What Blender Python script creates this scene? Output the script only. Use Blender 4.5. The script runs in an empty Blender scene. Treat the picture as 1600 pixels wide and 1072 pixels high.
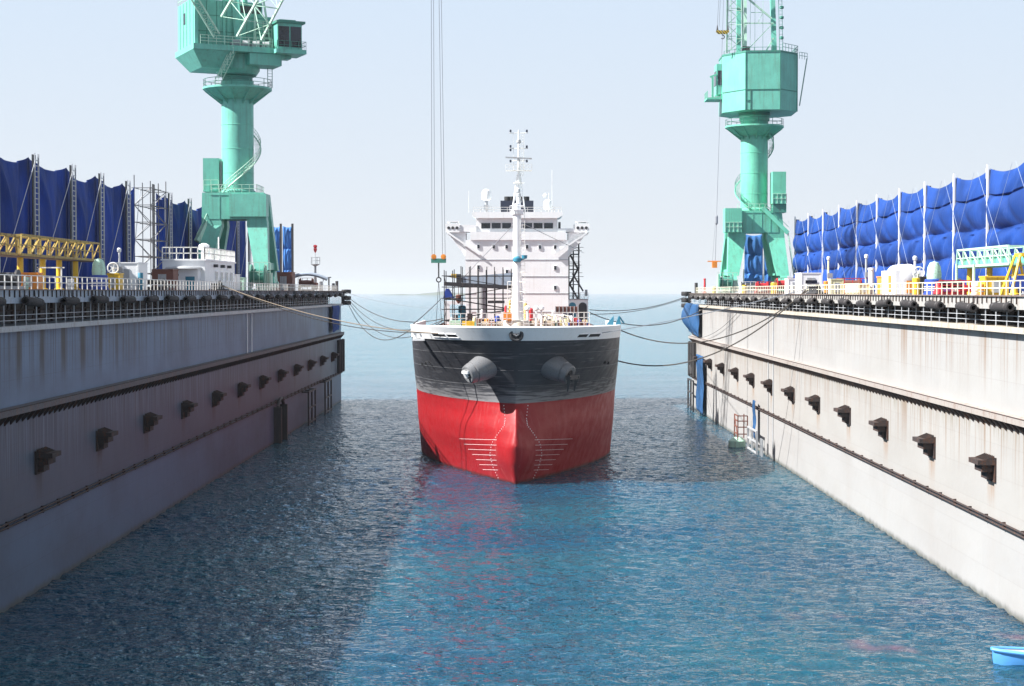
import bpy, math, random
import numpy as np
from mathutils import Vector, Matrix, Euler
R = math.radians
rnd = random.Random(7)
scene = bpy.context.scene
COL = scene.collection
S = 1.6            # metres per working unit
F = 2600.0         # focal length in photo pixels (photo 1600 wide)

# ---------------------------------------------------------------- camera
PITCH = math.atan(80 / F)
YAW = math.atan(6 / F)
cam_d = bpy.data.cameras.new('camera')
cam_d.sensor_width = 36.0
cam_d.lens = F / 1600 * 36.0
cam_d.clip_start = 1.0
cam_d.clip_end = 90000.0
cam = bpy.data.objects.new('camera', cam_d)
COL.objects.link(cam)
CAM_ROT = Euler((R(90) - PITCH, 0, YAW), 'XYZ')
cam.location = (0, 0, 18 * S)
cam.rotation_euler = CAM_ROT
scene.camera = cam
CAM_M = CAM_ROT.to_matrix()

# ---------------------------------------------------------------- light
SUN_EL, SUN_AZ = 42.0, 77.0      # azimuth: degrees from straight behind the camera towards the left
sd = Vector((-math.cos(R(SUN_EL)) * math.sin(R(SUN_AZ)), -math.cos(R(SUN_EL)) * math.cos(R(SUN_AZ)), math.sin(R(SUN_EL))))
sun_d = bpy.data.lights.new('sun', 'SUN')
sun_d.energy = 5.0
sun_d.angle = R(0.5)
sun_d.color = (1.0, 0.97, 0.93)
sun = bpy.data.objects.new('sun', sun_d)
COL.objects.link(sun)
sun.rotation_euler = sd.to_track_quat('Z', 'Y').to_euler()
EXPO, SKY_GAIN = 1.35, 1.07
w = bpy.data.worlds.new('World')
scene.world = w
w.use_nodes = True
nt = w.node_tree
bg = nt.nodes['Background']
sky = nt.nodes.new('ShaderNodeTexSky')
sky.sky_type = 'NISHITA'
sky.sun_disc = False
sky.sun_elevation = R(SUN_EL)
sky.sun_rotation = math.atan2(sd.x, sd.y)
sky.air_density = 1.0
sky.dust_density = 1.0
sky.ozone_density = 2.0
# pale sea haze low down; blue higher up added to tint water and fill
tc = nt.nodes.new('ShaderNodeTexCoord'); sx = nt.nodes.new('ShaderNodeSeparateXYZ'); nt.links.new(tc.outputs['Generated'], sx.inputs[0])
mr = nt.nodes.new('ShaderNodeMapRange'); mr.interpolation_type = 'SMOOTHSTEP'; nt.links.new(sx.outputs[2], mr.inputs[0])
mr.inputs[1].default_value = 0.45; mr.inputs[2].default_value = 1.0; mr.inputs[3].default_value = 0.96; mr.inputs[4].default_value = 0.25
cr = nt.nodes.new('ShaderNodeValToRGB'); nt.links.new(sx.outputs[2], cr.inputs[0])
els = cr.color_ramp.elements
els[1].position = 0.85
for e_, c_ in ((els[0], (0.775, 0.80, 0.835)), (els[1], (0.20, 0.42, 0.84)), (els.new(0.07), (0.72, 0.785, 0.87)), (els.new(0.18), (0.645, 0.76, 0.905)), (els.new(0.45), (0.19, 0.46, 0.98)), (els.new(0.26), (0.34, 0.62, 1.02))):
    e_.color = (*(v * SKY_GAIN for v in c_), 1)
vm = nt.nodes.new('ShaderNodeVectorMath'); vm.operation = 'SCALE'; nt.links.new(cr.outputs[0], vm.inputs[0]); vm.inputs[3].default_value = 1 / (0.06 * 2 ** EXPO)
mx = nt.nodes.new('ShaderNodeMixRGB'); nt.links.new(mr.outputs[0], mx.inputs[0]); nt.links.new(sky.outputs[0], mx.inputs[1]); nt.links.new(vm.outputs[0], mx.inputs[2])
nt.links.new(mx.outputs[0], bg.inputs[0])
bg.inputs[1].default_value = 0.06
scene.view_settings.view_transform = 'Standard'
scene.view_settings.look = 'None'
scene.view_settings.gamma = 1.0
scene.view_settings.exposure = EXPO
scene.cycles.max_bounces = 6
scene.cycles.volume_bounces = 0

# ---------------------------------------------------------------- pixel -> place helpers (working units)
def ray(px, py):
    return CAM_M @ Vector(((px - 800) / F, -(py - 536) / F, -1.0))
def at(px, py, Y):
    d = ray(px, py)
    return Vector((0, 0, 18)) + d * (Y / d.y)
def atX(px, py, X):
    d = ray(px, py)
    return Vector((0, 0, 18)) + d * (X / d.x)

# ---------------------------------------------------------------- materials
def mnodes(name):
    m = bpy.data.materials.new(name)
    m.use_nodes = True
    return m, m.node_tree, m.node_tree.nodes['Principled BSDF']
class NB:
    """tiny node-building helper"""
    def __init__(s, nt): s.nt = nt
    def val(s, v, sock):
        if hasattr(v, 'is_output') or isinstance(v, bpy.types.NodeSocket): s.nt.links.new(v, sock)
        else: sock.default_value = v
    def m(s, op, a, b=0.0, c=0.0, clamp=False):
        n = s.nt.nodes.new('ShaderNodeMath'); n.operation = op; n.use_clamp = clamp
        s.val(a, n.inputs[0]); s.val(b, n.inputs[1]); s.val(c, n.inputs[2]); return n.outputs[0]
    def ss(s, v, lo, hi, a=0.0, b=1.0):
        n = s.nt.nodes.new('ShaderNodeMapRange'); n.interpolation_type = 'SMOOTHSTEP'
        s.val(v, n.inputs[0]); n.inputs[1].default_value = lo; n.inputs[2].default_value = hi
        n.inputs[3].default_value = a; n.inputs[4].default_value = b; return n.outputs[0]
    def pos(s):
        g = s.nt.nodes.new('ShaderNodeNewGeometry')
        v = s.nt.nodes.new('ShaderNodeVectorMath'); v.operation = 'SCALE'
        s.nt.links.new(g.outputs['Position'], v.inputs[0]); v.inputs[3].default_value = 1 / S
        return v.outputs[0]
    def xyz(s, v):
        n = s.nt.nodes.new('ShaderNodeSeparateXYZ'); s.nt.links.new(v, n.inputs[0]); return n.outputs
    def noise(s, vec, scale=(1, 1, 1), detail=4.0, rough=0.55):
        mp = s.nt.nodes.new('ShaderNodeMapping'); s.nt.links.new(vec, mp.inputs[0]); mp.inputs[3].default_value = scale
        n = s.nt.nodes.new('ShaderNodeTexNoise'); s.nt.links.new(mp.outputs[0], n.inputs['Vector'])
        n.inputs['Scale'].default_value = 1.0; n.inputs['Detail'].default_value = detail; n.inputs['Roughness'].default_value = rough
        return n.outputs[0]
    def mix(s, f, a, b, mode='MIX'):
        n = s.nt.nodes.new('ShaderNodeMixRGB'); n.blend_type = mode
        s.val(f, n.inputs[0])
        for v, k in ((a, 1), (b, 2)):
            if isinstance(v, tuple): n.inputs[k].default_value = (*v[:3], 1)
            else: s.nt.links.new(v, n.inputs[k])
        return n.outputs[0]
    def bump(s, h, strength=0.3, dist=0.1):
        n = s.nt.nodes.new('ShaderNodeBump'); n.inputs['Strength'].default_value = strength
        n.inputs['Distance'].default_value = dist; s.nt.links.new(h, n.inputs['Height']); return n.outputs[0]

def paint(name, col, rough=0.45, dirt=0.35, dirt_col=(0.16, 0.11, 0.08), rust=0.0, metal=0.0, streak=True, var=0.12):
    m, nt_, b = mnodes(name); n = NB(nt_)
    p = n.pos()
    big = n.noise(p, (0.7, 0.7, 0.5), 5)
    st = n.noise(p, (3.0, 3.0, 0.22) if streak else (2.5, 2.5, 2.5), 4)
    fine = n.noise(p, (9, 9, 9), 3)
    c = n.mix(n.ss(big, 0.3, 0.7, 0.0, var), col, tuple(x * 0.55 for x in col))
    c = n.mix(n.ss(st, 0.5, 0.78, 0.0, dirt), c, dirt_col)
    if rust > 0:
        c = n.mix(n.m('MULTIPLY', n.ss(n.m('ADD', fine, st), 1.02, 1.2), rust), c, (0.16, 0.055, 0.02))
    nt_.links.new(c, b.inputs['Base Color'])
    nt_.links.new(n.ss(fine, 0.3, 0.7, rough - 0.08, rough + 0.12), b.inputs['Roughness'])
    b.inputs['Metallic'].default_value = metal
    nt_.links.new(n.bump(n.m('ADD', big, n.m('MULTIPLY', fine, 0.15)), 0.25, 0.12), b.inputs['Normal'])
    return m

M = {}
M['white'] = paint('white_paint', (0.82, 0.83, 0.84), 0.4, 0.14, (0.35, 0.27, 0.2), var=0.06)
M['white_rail'] = paint('white_rail_paint', (0.82, 0.82, 0.78), 0.45, 0.2, rust=0.35)
M['cream'] = paint('cream_paint', (0.75, 0.70, 0.42), 0.5, 0.2, rust=0.3)
M['teal'] = paint('teal_crane_paint', (0.15, 0.49, 0.39), 0.42, 0.3, (0.07, 0.24, 0.18), var=0.35, rust=0.18)
M['green'] = paint('green_crane_paint', (0.14, 0.52, 0.37), 0.42, 0.3, (0.06, 0.26, 0.17), var=0.35, rust=0.18)
M['teal_dark'] = paint('dark_teal_paint', (0.05, 0.22, 0.17), 0.5, 0.3)
M['pale_green'] = paint('pale_green_paint', (0.45, 0.68, 0.55), 0.5, 0.25, rust=0.3)
M['yellow'] = paint('yellow_paint', (0.75, 0.48, 0.03), 0.5, 0.2, rust=0.3)
M['old_yellow'] = paint('weathered_yellow_paint', (0.36, 0.26, 0.06), 0.6, 0.5, rust=0.7)
M['orange'] = paint('orange_paint', (0.75, 0.26, 0.03), 0.5, 0.2, rust=0.3)
M['red'] = paint('red_paint', (0.55, 0.03, 0.04), 0.45, 0.3)
M['maroon'] = paint('rust_maroon_paint', (0.16, 0.06, 0.045), 0.65, 0.4, rust=0.5)
M['rusty'] = paint('rusty_steel', (0.034, 0.024, 0.023), 0.75, 0.5, (0.03, 0.022, 0.02), rust=0.35)
M['dark'] = paint('dark_steel', (0.035, 0.036, 0.04), 0.55, 0.3)
M['black'] = paint('black_rubber', (0.018, 0.018, 0.02), 0.7, 0.2, (0.05, 0.04, 0.035))
M['rubber'] = paint('weathered_rubber', (0.020, 0.017, 0.018), 0.8, 0.4, (0.035, 0.025, 0.022))
M['grey'] = paint('grey_paint', (0.36, 0.38, 0.40), 0.5, 0.3, rust=0.2)
M['deck'] = paint('deck_steel', (0.16, 0.13, 0.12), 0.7, 0.4, rust=0.5, streak=False)
M['shipdeck'] = paint('ship_deck_paint', (0.22, 0.09, 0.06), 0.6, 0.4, streak=False)
M['blue'] = paint('blue_paint', (0.02, 0.06, 0.34), 0.45, 0.15)
M['tealblue'] = paint('teal_blue_paint', (0.03, 0.20, 0.30), 0.45, 0.15)
M['navy'] = paint('navy_funnel_paint', (0.012, 0.018, 0.04), 0.4, 0.1)
M['scaf'] = paint('scaffold_tube', (0.10, 0.10, 0.11), 0.5, 0.4, metal=0.3)
M['scaf_dark'] = paint('dark_scaffold_tube', (0.018, 0.018, 0.022), 0.6, 0.3)
M['rope_tie'] = paint('tie_rope_fibre', (0.30, 0.36, 0.46), 0.8, 0.2)
M['plank'] = paint('scaffold_plank', (0.022, 0.022, 0.028), 0.8, 0.3)
M['rope'] = paint('mooring_rope_fibre', (0.05, 0.045, 0.04), 0.9, 0.3)
M['rope_pale'] = paint('pale_rope_fibre', (0.30, 0.24, 0.18), 0.9, 0.3)
M['wire'] = paint('steel_wire', (0.22, 0.24, 0.27), 0.5, 0.2)
M['podgrey'] = paint('hawse_grey_paint', (0.17, 0.175, 0.185), 0.32, 0.25)
M['boat_blue'] = paint('light_blue_paint', (0.10, 0.34, 0.72), 0.4, 0.15, streak=False)

def glass_mat():
    m, nt_, b = mnodes('dark_window_glass'); n = NB(nt_)
    c = n.mix(n.ss(n.noise(n.pos(), (1, 1, 1), 2), 0.4, 0.6), (0.008, 0.010, 0.014), (0.02, 0.026, 0.04))
    nt_.links.new(c, b.inputs['Base Color']); b.inputs['Roughness'].default_value = 0.08
    return m
M['glass'] = glass_mat()

def stripes_mat():
    m, nt_, b = mnodes('hazard_stripes'); n = NB(nt_)
    x, y, z = n.xyz(n.pos())
    f = n.m('FRACT', n.m('MULTIPLY', n.m('ADD', x, z), 2.6))
    nt_.links.new(n.mix(n.m('GREATER_THAN', f, 0.5), (0.65, 0.45, 0.04), (0.02, 0.02, 0.02)), b.inputs['Base Color'])
    return m
M['hazard'] = stripes_mat()

def wall_mat(name, side):
    """weathered dock plating; side -1 left, +1 right"""
    m, nt_, b = mnodes(name); n = NB(nt_)
    p = n.pos(); x, y, z = n.xyz(p)
    pale = (0.32, 0.316, 0.31) if side > 0 else (0.125, 0.195, 0.30)  # left tones carry the blue shade of that wall in the colour
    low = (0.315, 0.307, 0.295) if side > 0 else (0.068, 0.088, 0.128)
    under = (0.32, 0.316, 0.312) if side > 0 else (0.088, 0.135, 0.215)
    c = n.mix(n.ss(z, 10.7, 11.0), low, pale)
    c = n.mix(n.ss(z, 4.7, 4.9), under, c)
    # broad uneven fading
    big = n.noise(p, (0.12, 0.12, 0.25), 5)
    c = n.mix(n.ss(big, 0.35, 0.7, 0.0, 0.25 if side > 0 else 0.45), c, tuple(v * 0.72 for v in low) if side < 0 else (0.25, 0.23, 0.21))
    # plate seams, each plate a slightly different grey
    bt = nt_.nodes.new('ShaderNodeTexBrick'); cb = nt_.nodes.new('ShaderNodeCombineXYZ')
    nt_.links.new(y, cb.inputs[0]); nt_.links.new(z, cb.inputs[1]); nt_.links.new(cb.outputs[0], bt.inputs['Vector'])
    bt.inputs['Color1'].default_value = (1, 1, 1, 1); bt.inputs['Color2'].default_value = (0.93, 0.93, 0.94, 1)
    bt.inputs['Mortar'].default_value = (0.72, 0.68, 0.66, 1); bt.inputs['Scale'].default_value = 1.0
    bt.inputs['Mortar Size'].default_value = 0.018; bt.inputs['Brick Width'].default_value = 7.0; bt.inputs['Row Height'].default_value = 1.85
    bt.inputs['Mortar Smooth'].default_value = 0.6
    c = n.mix(0.55 if side > 0 else 0.7, c, bt.outputs['Color'], 'MULTIPLY')
    # rain streaks below the ledge and the gallery
    s1 = n.noise(p, (1.0, 2.6, 0.05), 3, 0.6)
    s2 = n.noise(p, (1.0, 6.0, 0.10), 2, 0.5)
    led = n.m('MULTIPLY', n.ss(z, 6.0, 10.8), n.ss(z, 10.79, 10.81, 1.0, 0.0))
    gal = n.m('MULTIPLY', n.ss(z, 11.2, 15.8), 1.0)
    both = n.m('MAXIMUM', led, gal)
    if side > 0:
        c = n.mix(n.m('MULTIPLY', n.m('MULTIPLY', n.ss(s1, 0.46, 0.68), both), 0.8), c, (0.19, 0.125, 0.08))
        c = n.mix(n.m('MULTIPLY', n.m('MULTIPLY', n.ss(s2, 0.52, 0.62), n.ss(z, 9.0, 10.7)), n.m('MULTIPLY', led, 0.85)), c, (0.16, 0.135, 0.09))
    else:
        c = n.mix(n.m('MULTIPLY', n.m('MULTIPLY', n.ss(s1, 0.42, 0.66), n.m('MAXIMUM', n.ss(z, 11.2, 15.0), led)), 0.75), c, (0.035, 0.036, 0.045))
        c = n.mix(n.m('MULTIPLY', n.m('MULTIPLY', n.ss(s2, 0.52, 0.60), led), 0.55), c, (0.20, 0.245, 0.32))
        # wide dark stains below the gallery scuppers at the near end
        fy = n.m('ABSOLUTE', n.m('SUBTRACT', n.m('FRACT', n.m('MULTIPLY', n.m('ADD', y, 1.1), 1 / 4.75)), 0.5))
        wob = n.m('MULTIPLY', n.m('SUBTRACT', n.noise(p, (1, 1.2, 0.35), 3), 0.5), 0.16)
        stn = n.m('MULTIPLY', n.ss(n.m('ADD', fy, wob), 0.05, 0.17, 1.0, 0.0), n.m('MULTIPLY', n.ss(z, 11.6, 14.6), n.ss(y, 116, 124, 1.0, 0.0)))
        c = n.mix(n.m('MULTIPLY', stn, 0.92), c, (0.025, 0.024, 0.022))
    # rust run-off under each bracket
    y0, sp = (96.3, 13.83) if side > 0 else (100.2, 14.55)
    f = n.m('ABSOLUTE', n.m('SUBTRACT', n.m('FRACT', n.m('ADD', n.m('MULTIPLY', n.m('SUBTRACT', y, y0), 1 / sp), 0.5)), 0.5))
    d = n.m('MULTIPLY', f, sp)
    bz = 7.4
    rr = n.m('MULTIPLY', n.ss(d, 0.5, 1.05, 1.0, 0.0), n.m('MULTIPLY', n.ss(z, 4.9, bz, 0.05, 1.0), n.ss(z, bz + 0.4, bz + 0.8, 1.0, 0.0)))
    rr = n.m('MULTIPLY', rr, n.ss(n.noise(p, (1, 3, 0.3), 3), 0.25, 0.6))
    c = n.mix(n.m('MULTIPLY', rr, 0.8), c, (0.24, 0.15, 0.09) if side > 0 else (0.03, 0.027, 0.027))
    # wet, weedy band at the water
    wl = n.ss(n.m('ADD', z, n.m('MULTIPLY', n.noise(p, (1, 1.5, 1), 3), 0.5)), 0.25, 0.75, 1.0, 0.0)
    c = n.mix(n.m('MULTIPLY', wl, 0.75), c, (0.06, 0.065, 0.05))
    nt_.links.new(c, b.inputs['Base Color'])
    b.inputs['Roughness'].default_value = 0.55
    nt_.links.new(n.bump(n.m('ADD', big, n.m('MULTIPLY', n.noise(p, (0.2, 0.55, 0.55), 2), 0.9)), 0.3, 0.22), b.inputs['Normal'])
    return m

def hull_mat():
    m, nt_, b = mnodes('hull_paint'); n = NB(nt_)
    p = n.pos(); x, y, z = n.xyz(p)
    scr = n.noise(p, (0.3, 0.3, 6.0), 4, 0.6)
    blot = n.noise(p, (0.8, 0.8, 0.8), 5)
    grey = n.mix(n.ss(blot, 0.35, 0.7, 0, 0.5), (0.055, 0.057, 0.066), (0.036, 0.038, 0.046))
    grey = n.mix(n.m('MULTIPLY', n.ss(n.m('ADD', scr, n.ss(z, 7.4, 9.6, 0.26, 0.0)), 0.56, 0.78), 0.75), grey, (0.26, 0.26, 0.27))
    red = n.mix(n.ss(blot, 0.35, 0.7, 0, 0.5), (0.27, 0.009, 0.013), (0.21, 0.006, 0.010))
    vs = n.noise(p, (1.6, 1.6, 0.12), 4, 0.6)
    bowm = n.ss(y, 156, 166, 1.0, 0.0)
    red = n.mix(n.m('MULTIPLY', n.m('MULTIPLY', n.ss(vs, 0.52, 0.75), bowm), 0.4), red, (0.36, 0.12, 0.115))
    c = n.mix(n.m('GREATER_THAN', z, 7.45), red, grey)
    wl = n.ss(n.m('ADD', z, n.m('MULTIPLY', blot, 0.3)), 0.2, 0.5, 1.0, 0.0)
    c = n.mix(n.m('MULTIPLY', wl, 0.8), c, (0.05, 0.012, 0.012))
    nt_.links.new(c, b.inputs['Base Color'])
    nt_.links.new(n.ss(blot, 0.3, 0.7, 0.42, 0.6), b.inputs['Roughness']); b.inputs['Specular IOR Level'].default_value = 0.3
    h = n.m('ADD', n.noise(p, (0.35, 0.35, 0.35), 3), n.m('MULTIPLY', n.noise(p, (0.9, 0.9, 1.6), 2), 0.35))
    nt_.links.new(n.bump(n.m('ADD', h, n.m('MULTIPLY', scr, 0.1)), 0.5, 0.2), b.inputs['Normal'])
    return m

def tarp_mat(name, col, glow):
    m, nt_, b = mnodes(name); n = NB(nt_)
    p = n.pos()
    crease = n.noise(p, (1.4, 1.4, 0.35), 5, 0.65)
    big = n.noise(p, (0.25, 0.25, 0.2), 3)
    c = n.mix(n.ss(big, 0.35, 0.65), col, tuple(v * 0.62 for v in col))
    c = n.mix(n.ss(crease, 0.55, 0.8, 0, 0.35), c, tuple(min(1, v * 1.5 + 0.05) for v in col))
    nt_.links.new(c, b.inputs['Base Color']); b.inputs['Roughness'].default_value = 0.6
    b.inputs['Specular IOR Level'].default_value = 0.2
    nrm = n.bump(n.m('ADD', crease, n.m('MULTIPLY', n.noise(p, (5, 5, 1.5), 4), 0.25)), 0.6, 0.22)
    nt_.links.new(nrm, b.inputs['Normal'])
    tr = nt_.nodes.new('ShaderNodeBsdfTranslucent'); nt_.links.new(c, tr.inputs[0])
    mx = nt_.nodes.new('ShaderNodeMixShader'); mx.inputs[0].default_value = glow
    out = nt_.nodes['Material Output']
    nt_.links.new(b.outputs[0], mx.inputs[1]); nt_.links.new(tr.outputs[0], mx.inputs[2]); nt_.links.new(mx.outputs[0], out.inputs[0])
    return m
M['wall_l'] = wall_mat('left_plating_with_shade', -1)
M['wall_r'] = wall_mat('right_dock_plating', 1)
M['hull'] = hull_mat()
M['tarp_r'] = tarp_mat('blue_tarpaulin', (0.014, 0.062, 0.29), 0.12)
M['tarp_l'] = tarp_mat('deep_blue_tarpaulin', (0.003, 0.048, 0.30), 0.3)
M['tarp_d'] = tarp_mat('faded_blue_sheet', (0.03, 0.10, 0.24), 0.15)
M['tarp_s'] = tarp_mat('sky_blue_tarpaulin', (0.10, 0.32, 0.80), 0.3)

def sea_mat():
    m, nt_, b = mnodes('sea_water'); n = NB(nt_)
    p = n.pos(); x, y, z = n.xyz(p)
    big = n.noise(p, (0.025, 0.035, 1), 4)
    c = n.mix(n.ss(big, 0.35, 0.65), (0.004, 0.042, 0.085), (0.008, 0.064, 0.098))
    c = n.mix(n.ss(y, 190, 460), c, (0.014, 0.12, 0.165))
    # pinkish patches in the water colour in the near right corner
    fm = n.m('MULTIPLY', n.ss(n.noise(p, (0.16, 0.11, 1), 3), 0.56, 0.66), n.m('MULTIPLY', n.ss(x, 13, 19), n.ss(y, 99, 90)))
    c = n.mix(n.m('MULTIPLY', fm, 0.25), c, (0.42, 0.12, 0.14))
    nt_.links.new(c, b.inputs['Base Color'])
    b.inputs['Roughness'].default_value = 0.03
    b.inputs['IOR'].default_value = 1.52
    b.inputs['Subsurface Weight'].default_value = 1.0
    b.inputs['Subsurface Radius'].default_value = (0.5, 0.9, 1.0)
    b.inputs['Subsurface Scale'].default_value = 30.0
    b.inputs['Specular Tint'].default_value = (0.55, 0.84, 1.0, 1)
    gust = n.ss(n.noise(p, (0.03, 0.05, 1), 3), 0.32, 0.68, 0.55, 1.25)
    h1 = n.noise(p, (1.25, 2.0, 1), 2, 0.5)
    h2 = n.noise(p, (2.9, 4.4, 1), 2, 0.5)
    h3 = n.noise(p, (0.45, 0.7, 1), 2, 0.5)
    h = n.m('ADD', n.m('MULTIPLY', h1, 1.05), n.m('ADD', n.m('MULTIPLY', h2, 0.5), n.m('MULTIPLY', h3, 0.7)))
    nt_.links.new(n.bump(n.m('MULTIPLY', h, gust), 1.0, 0.9), b.inputs['Normal'])
    return m
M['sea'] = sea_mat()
def hill_mat():
    m, nt_, b = mnodes('hill_ground'); n = NB(nt_)
    c = n.mix(n.ss(n.noise(n.pos(), (0.01, 0.01, 0.02), 4), 0.4, 0.6), (0.05, 0.08, 0.04), (0.09, 0.10, 0.06))
    nt_.links.new(c, b.inputs['Base Color']); b.inputs['Roughness'].default_value = 0.9
    return m
M['hill'] = hill_mat()
M['cream_pale'] = paint('pale_cream_paint', (0.74, 0.70, 0.58), 0.5, 0.2, rust=0.2)

# ---------------------------------------------------------------- objects
WL = {}            # world location of every object, working units
def thing(name, label, cat, loc, group=None, kind=None):
    o = bpy.data.objects.new(name, None)
    o.empty_display_size = 0.3
    COL.objects.link(o)
    loc = Vector(loc); o.location = loc * S; WL[o] = loc
    tag(o, label, cat, group, kind)
    return o
def tag(o, label=None, cat=None, group=None, kind=None):
    if label: o['label'] = label
    if cat: o['category'] = cat
    if group: o['group'] = group
    if kind: o['kind'] = kind
    return o

class MB:
    def __init__(s): s.v = []; s.f = []
    def add(s, vs, fs):
        k = len(s.v); s.v += [tuple(v) for v in vs]; s.f += [tuple(i + k for i in f) for f in fs]; return s
    def box(s, a, b):
        x0, y0, z0 = (min(a[i], b[i]) for i in range(3)); x1, y1, z1 = (max(a[i], b[i]) for i in range(3))
        return s.add([(x0, y0, z0), (x1, y0, z0), (x1, y1, z0), (x0, y1, z0), (x0, y0, z1), (x1, y0, z1), (x1, y1, z1), (x0, y1, z1)],
                     [(0, 3, 2, 1), (4, 5, 6, 7), (0, 1, 5, 4), (1, 2, 6, 5), (2, 3, 7, 6), (3, 0, 4, 7)])
    def cbox(s, c, d): return s.box([c[i] - d[i] / 2 for i in range(3)], [c[i] + d[i] / 2 for i in range(3)])
    def hexa(s, lo, hi):
        """lo, hi: 4 corners each, counter-clockwise"""
        return s.add(list(lo) + list(hi), [(0, 3, 2, 1), (4, 5, 6, 7), (0, 1, 5, 4), (1, 2, 6, 5), (2, 3, 7, 6), (3, 0, 4, 7)])
    def bar(s, a, b, wd, n=4, w2=None):
        a = Vector(a); b = Vector(b); d = b - a
        if d.length < 1e-6: return s
        d.normalize(); up = Vector((0, 0, 1)) if abs(d.z) < 0.95 else Vector((0, 1, 0))
        u = d.cross(up).normalized(); v = u.cross(d); w2 = wd if w2 is None else w2
        o = math.pi / n if n == 4 else 0
        k = 1 / math.cos(math.pi / 4) if n == 4 else 1
        ra = [a + (u * math.cos(o + 2 * math.pi * i / n) + v * math.sin(o + 2 * math.pi * i / n)) * wd / 2 * k for i in range(n)]
        rb = [b + (u * math.cos(o + 2 * math.pi * i / n) + v * math.sin(o + 2 * math.pi * i / n)) * w2 / 2 * k for i in range(n)]
        return s.add(ra + rb, [tuple(range(n - 1, -1, -1)), tuple(range(n, 2 * n))] + [(i, (i + 1) % n, n + (i + 1) % n, n + i) for i in range(n)])
    def tube(s, pts, r, n=5):
        pts = [Vector(p) for p in pts]; rings = []
        for i, p in enumerate(pts):
            d = (pts[min(i + 1, len(pts) - 1)] - pts[max(i - 1, 0)]).normalized()
            up = Vector((0, 0, 1)) if abs(d.z) < 0.9 else Vector((0, 1, 0))
            u = d.cross(up).normalized(); v = u.cross(d)
            rings.append([p + (u * math.cos(2 * math.pi * j / n) + v * math.sin(2 * math.pi * j / n)) * r for j in range(n)])
        vs = [q for g in rings for q in g]; fs = [tuple(range(n - 1, -1, -1)), tuple((len(pts) - 1) * n + j for j in range(n))]
        for i in range(len(pts) - 1):
            for j in range(n): fs.append((i * n + j, i * n + (j + 1) % n, (i + 1) * n + (j + 1) % n, (i + 1) * n + j))
        return s.add(vs, fs)
    def lathe(s, c, prof, n=20, axis='z', cap=True):
        """prof: (radius, height) pairs along axis from centre c"""
        c = Vector(c); vs = []
        for r, h in prof:
            for j in range(n):
                a = 2 * math.pi * j / n; q = (r * math.cos(a), r * math.sin(a), h)
                if axis == 'y': q = (q[0], q[2], q[1])
                elif axis == 'x': q = (q[2], q[0], q[1])
                vs.append(c + Vector(q))
        fs = []
        for i in range(len(prof) - 1):
            for j in range(n): fs.append((i * n + j, i * n + (j + 1) % n, (i + 1) * n + (j + 1) % n, (i + 1) * n + j))
        if cap: fs += [tuple(range(n - 1, -1, -1)), tuple((len(prof) - 1) * n + j for j in range(n))]
        return s.add(vs, fs)
    def cyl(s, c, r, h, n=20, axis='z'): return s.lathe(c, [(r, 0), (r, h)], n, axis)
    def torus(s, c, R0, r, axis='z', n=20, k=6):
        vs = []; c = Vector(c)
        for i in range(n):
            a = 2 * math.pi * i / n
            for j in range(k):
                b = 2 * math.pi * j / k; q = ((R0 + r * math.cos(b)) * math.cos(a), (R0 + r * math.cos(b)) * math.sin(a), r * math.sin(b))
                if axis == 'y': q = (q[0], q[2], q[1])
                elif axis == 'x': q = (q[2], q[0], q[1])
                vs.append(c + Vector(q))
        return s.add(vs, [(i * k + j, i * k + (j + 1) % k, ((i + 1) % n) * k + (j + 1) % k, ((i + 1) % n) * k + j) for i in range(n) for j in range(k)])
    def prism(s, poly, ext):
        n = len(poly); e = Vector(ext); a = [Vector(p) for p in poly]; b = [p + e for p in a]
        return s.add(a + b, [tuple(range(n - 1, -1, -1)), tuple(range(n, 2 * n))] + [(i, (i + 1) % n, n + (i + 1) % n, n + i) for i in range(n)])
    def grid(s, rows):
        m_ = len(rows[0]); vs = [p for r in rows for p in r]
        return s.add(vs, [(i * m_ + j, i * m_ + j + 1, (i + 1) * m_ + j + 1, (i + 1) * m_ + j) for i in range(len(rows) - 1) for j in range(m_ - 1)])
    def lattice(s, a, b, w0, w1, wd, nb, br=None, n=3, up=(0, 0, 1)):
        """four-chord lattice boom from a to b, square section w0 -> w1"""
        a = Vector(a); b = Vector(b); d = (b - a).normalized(); up = Vector(up)
        u = d.cross(up).normalized(); v = u.cross(d); br = br or wd * 0.6
        def cor(t, i):
            ww = (w0 + (w1 - w0) * t) / 2; p = a.lerp(b, t)
            return p + u * ww * (1, -1, -1, 1)[i] + v * ww * (1, 1, -1, -1)[i]
        for i in range(4): s.bar(cor(0, i), cor(1, i), wd, 4)
        for k in range(nb):
            t0, t1 = k / nb, (k + 1) / nb
            for i in range(4):
                j = (i + 1) % 4
                s.bar(cor(t1, i), cor(t1, j), br, n)
                if k % 2: s.bar(cor(t0, i), cor(t1, j), br, n)
                else: s.bar(cor(t0, j), cor(t1, i), br, n)
        return s
    def rail(s, path, h=0.8, rails=3, sp=1.2, wd=0.045):
        path = [Vector(p) for p in path]
        for a, b in zip(path[:-1], path[1:]):
            L = (b - a).length; n = max(1, round(L / sp))
            for k in range(rails):
                z = Vector((0, 0, h * (k + 1) / rails)); s.bar(a + z, b + z, wd, 4)
            for i in range(n + 1):
                p = a.lerp(b, i / n); s.bar(p, p + Vector((0, 0, h)), wd, 4)
        return s
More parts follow.
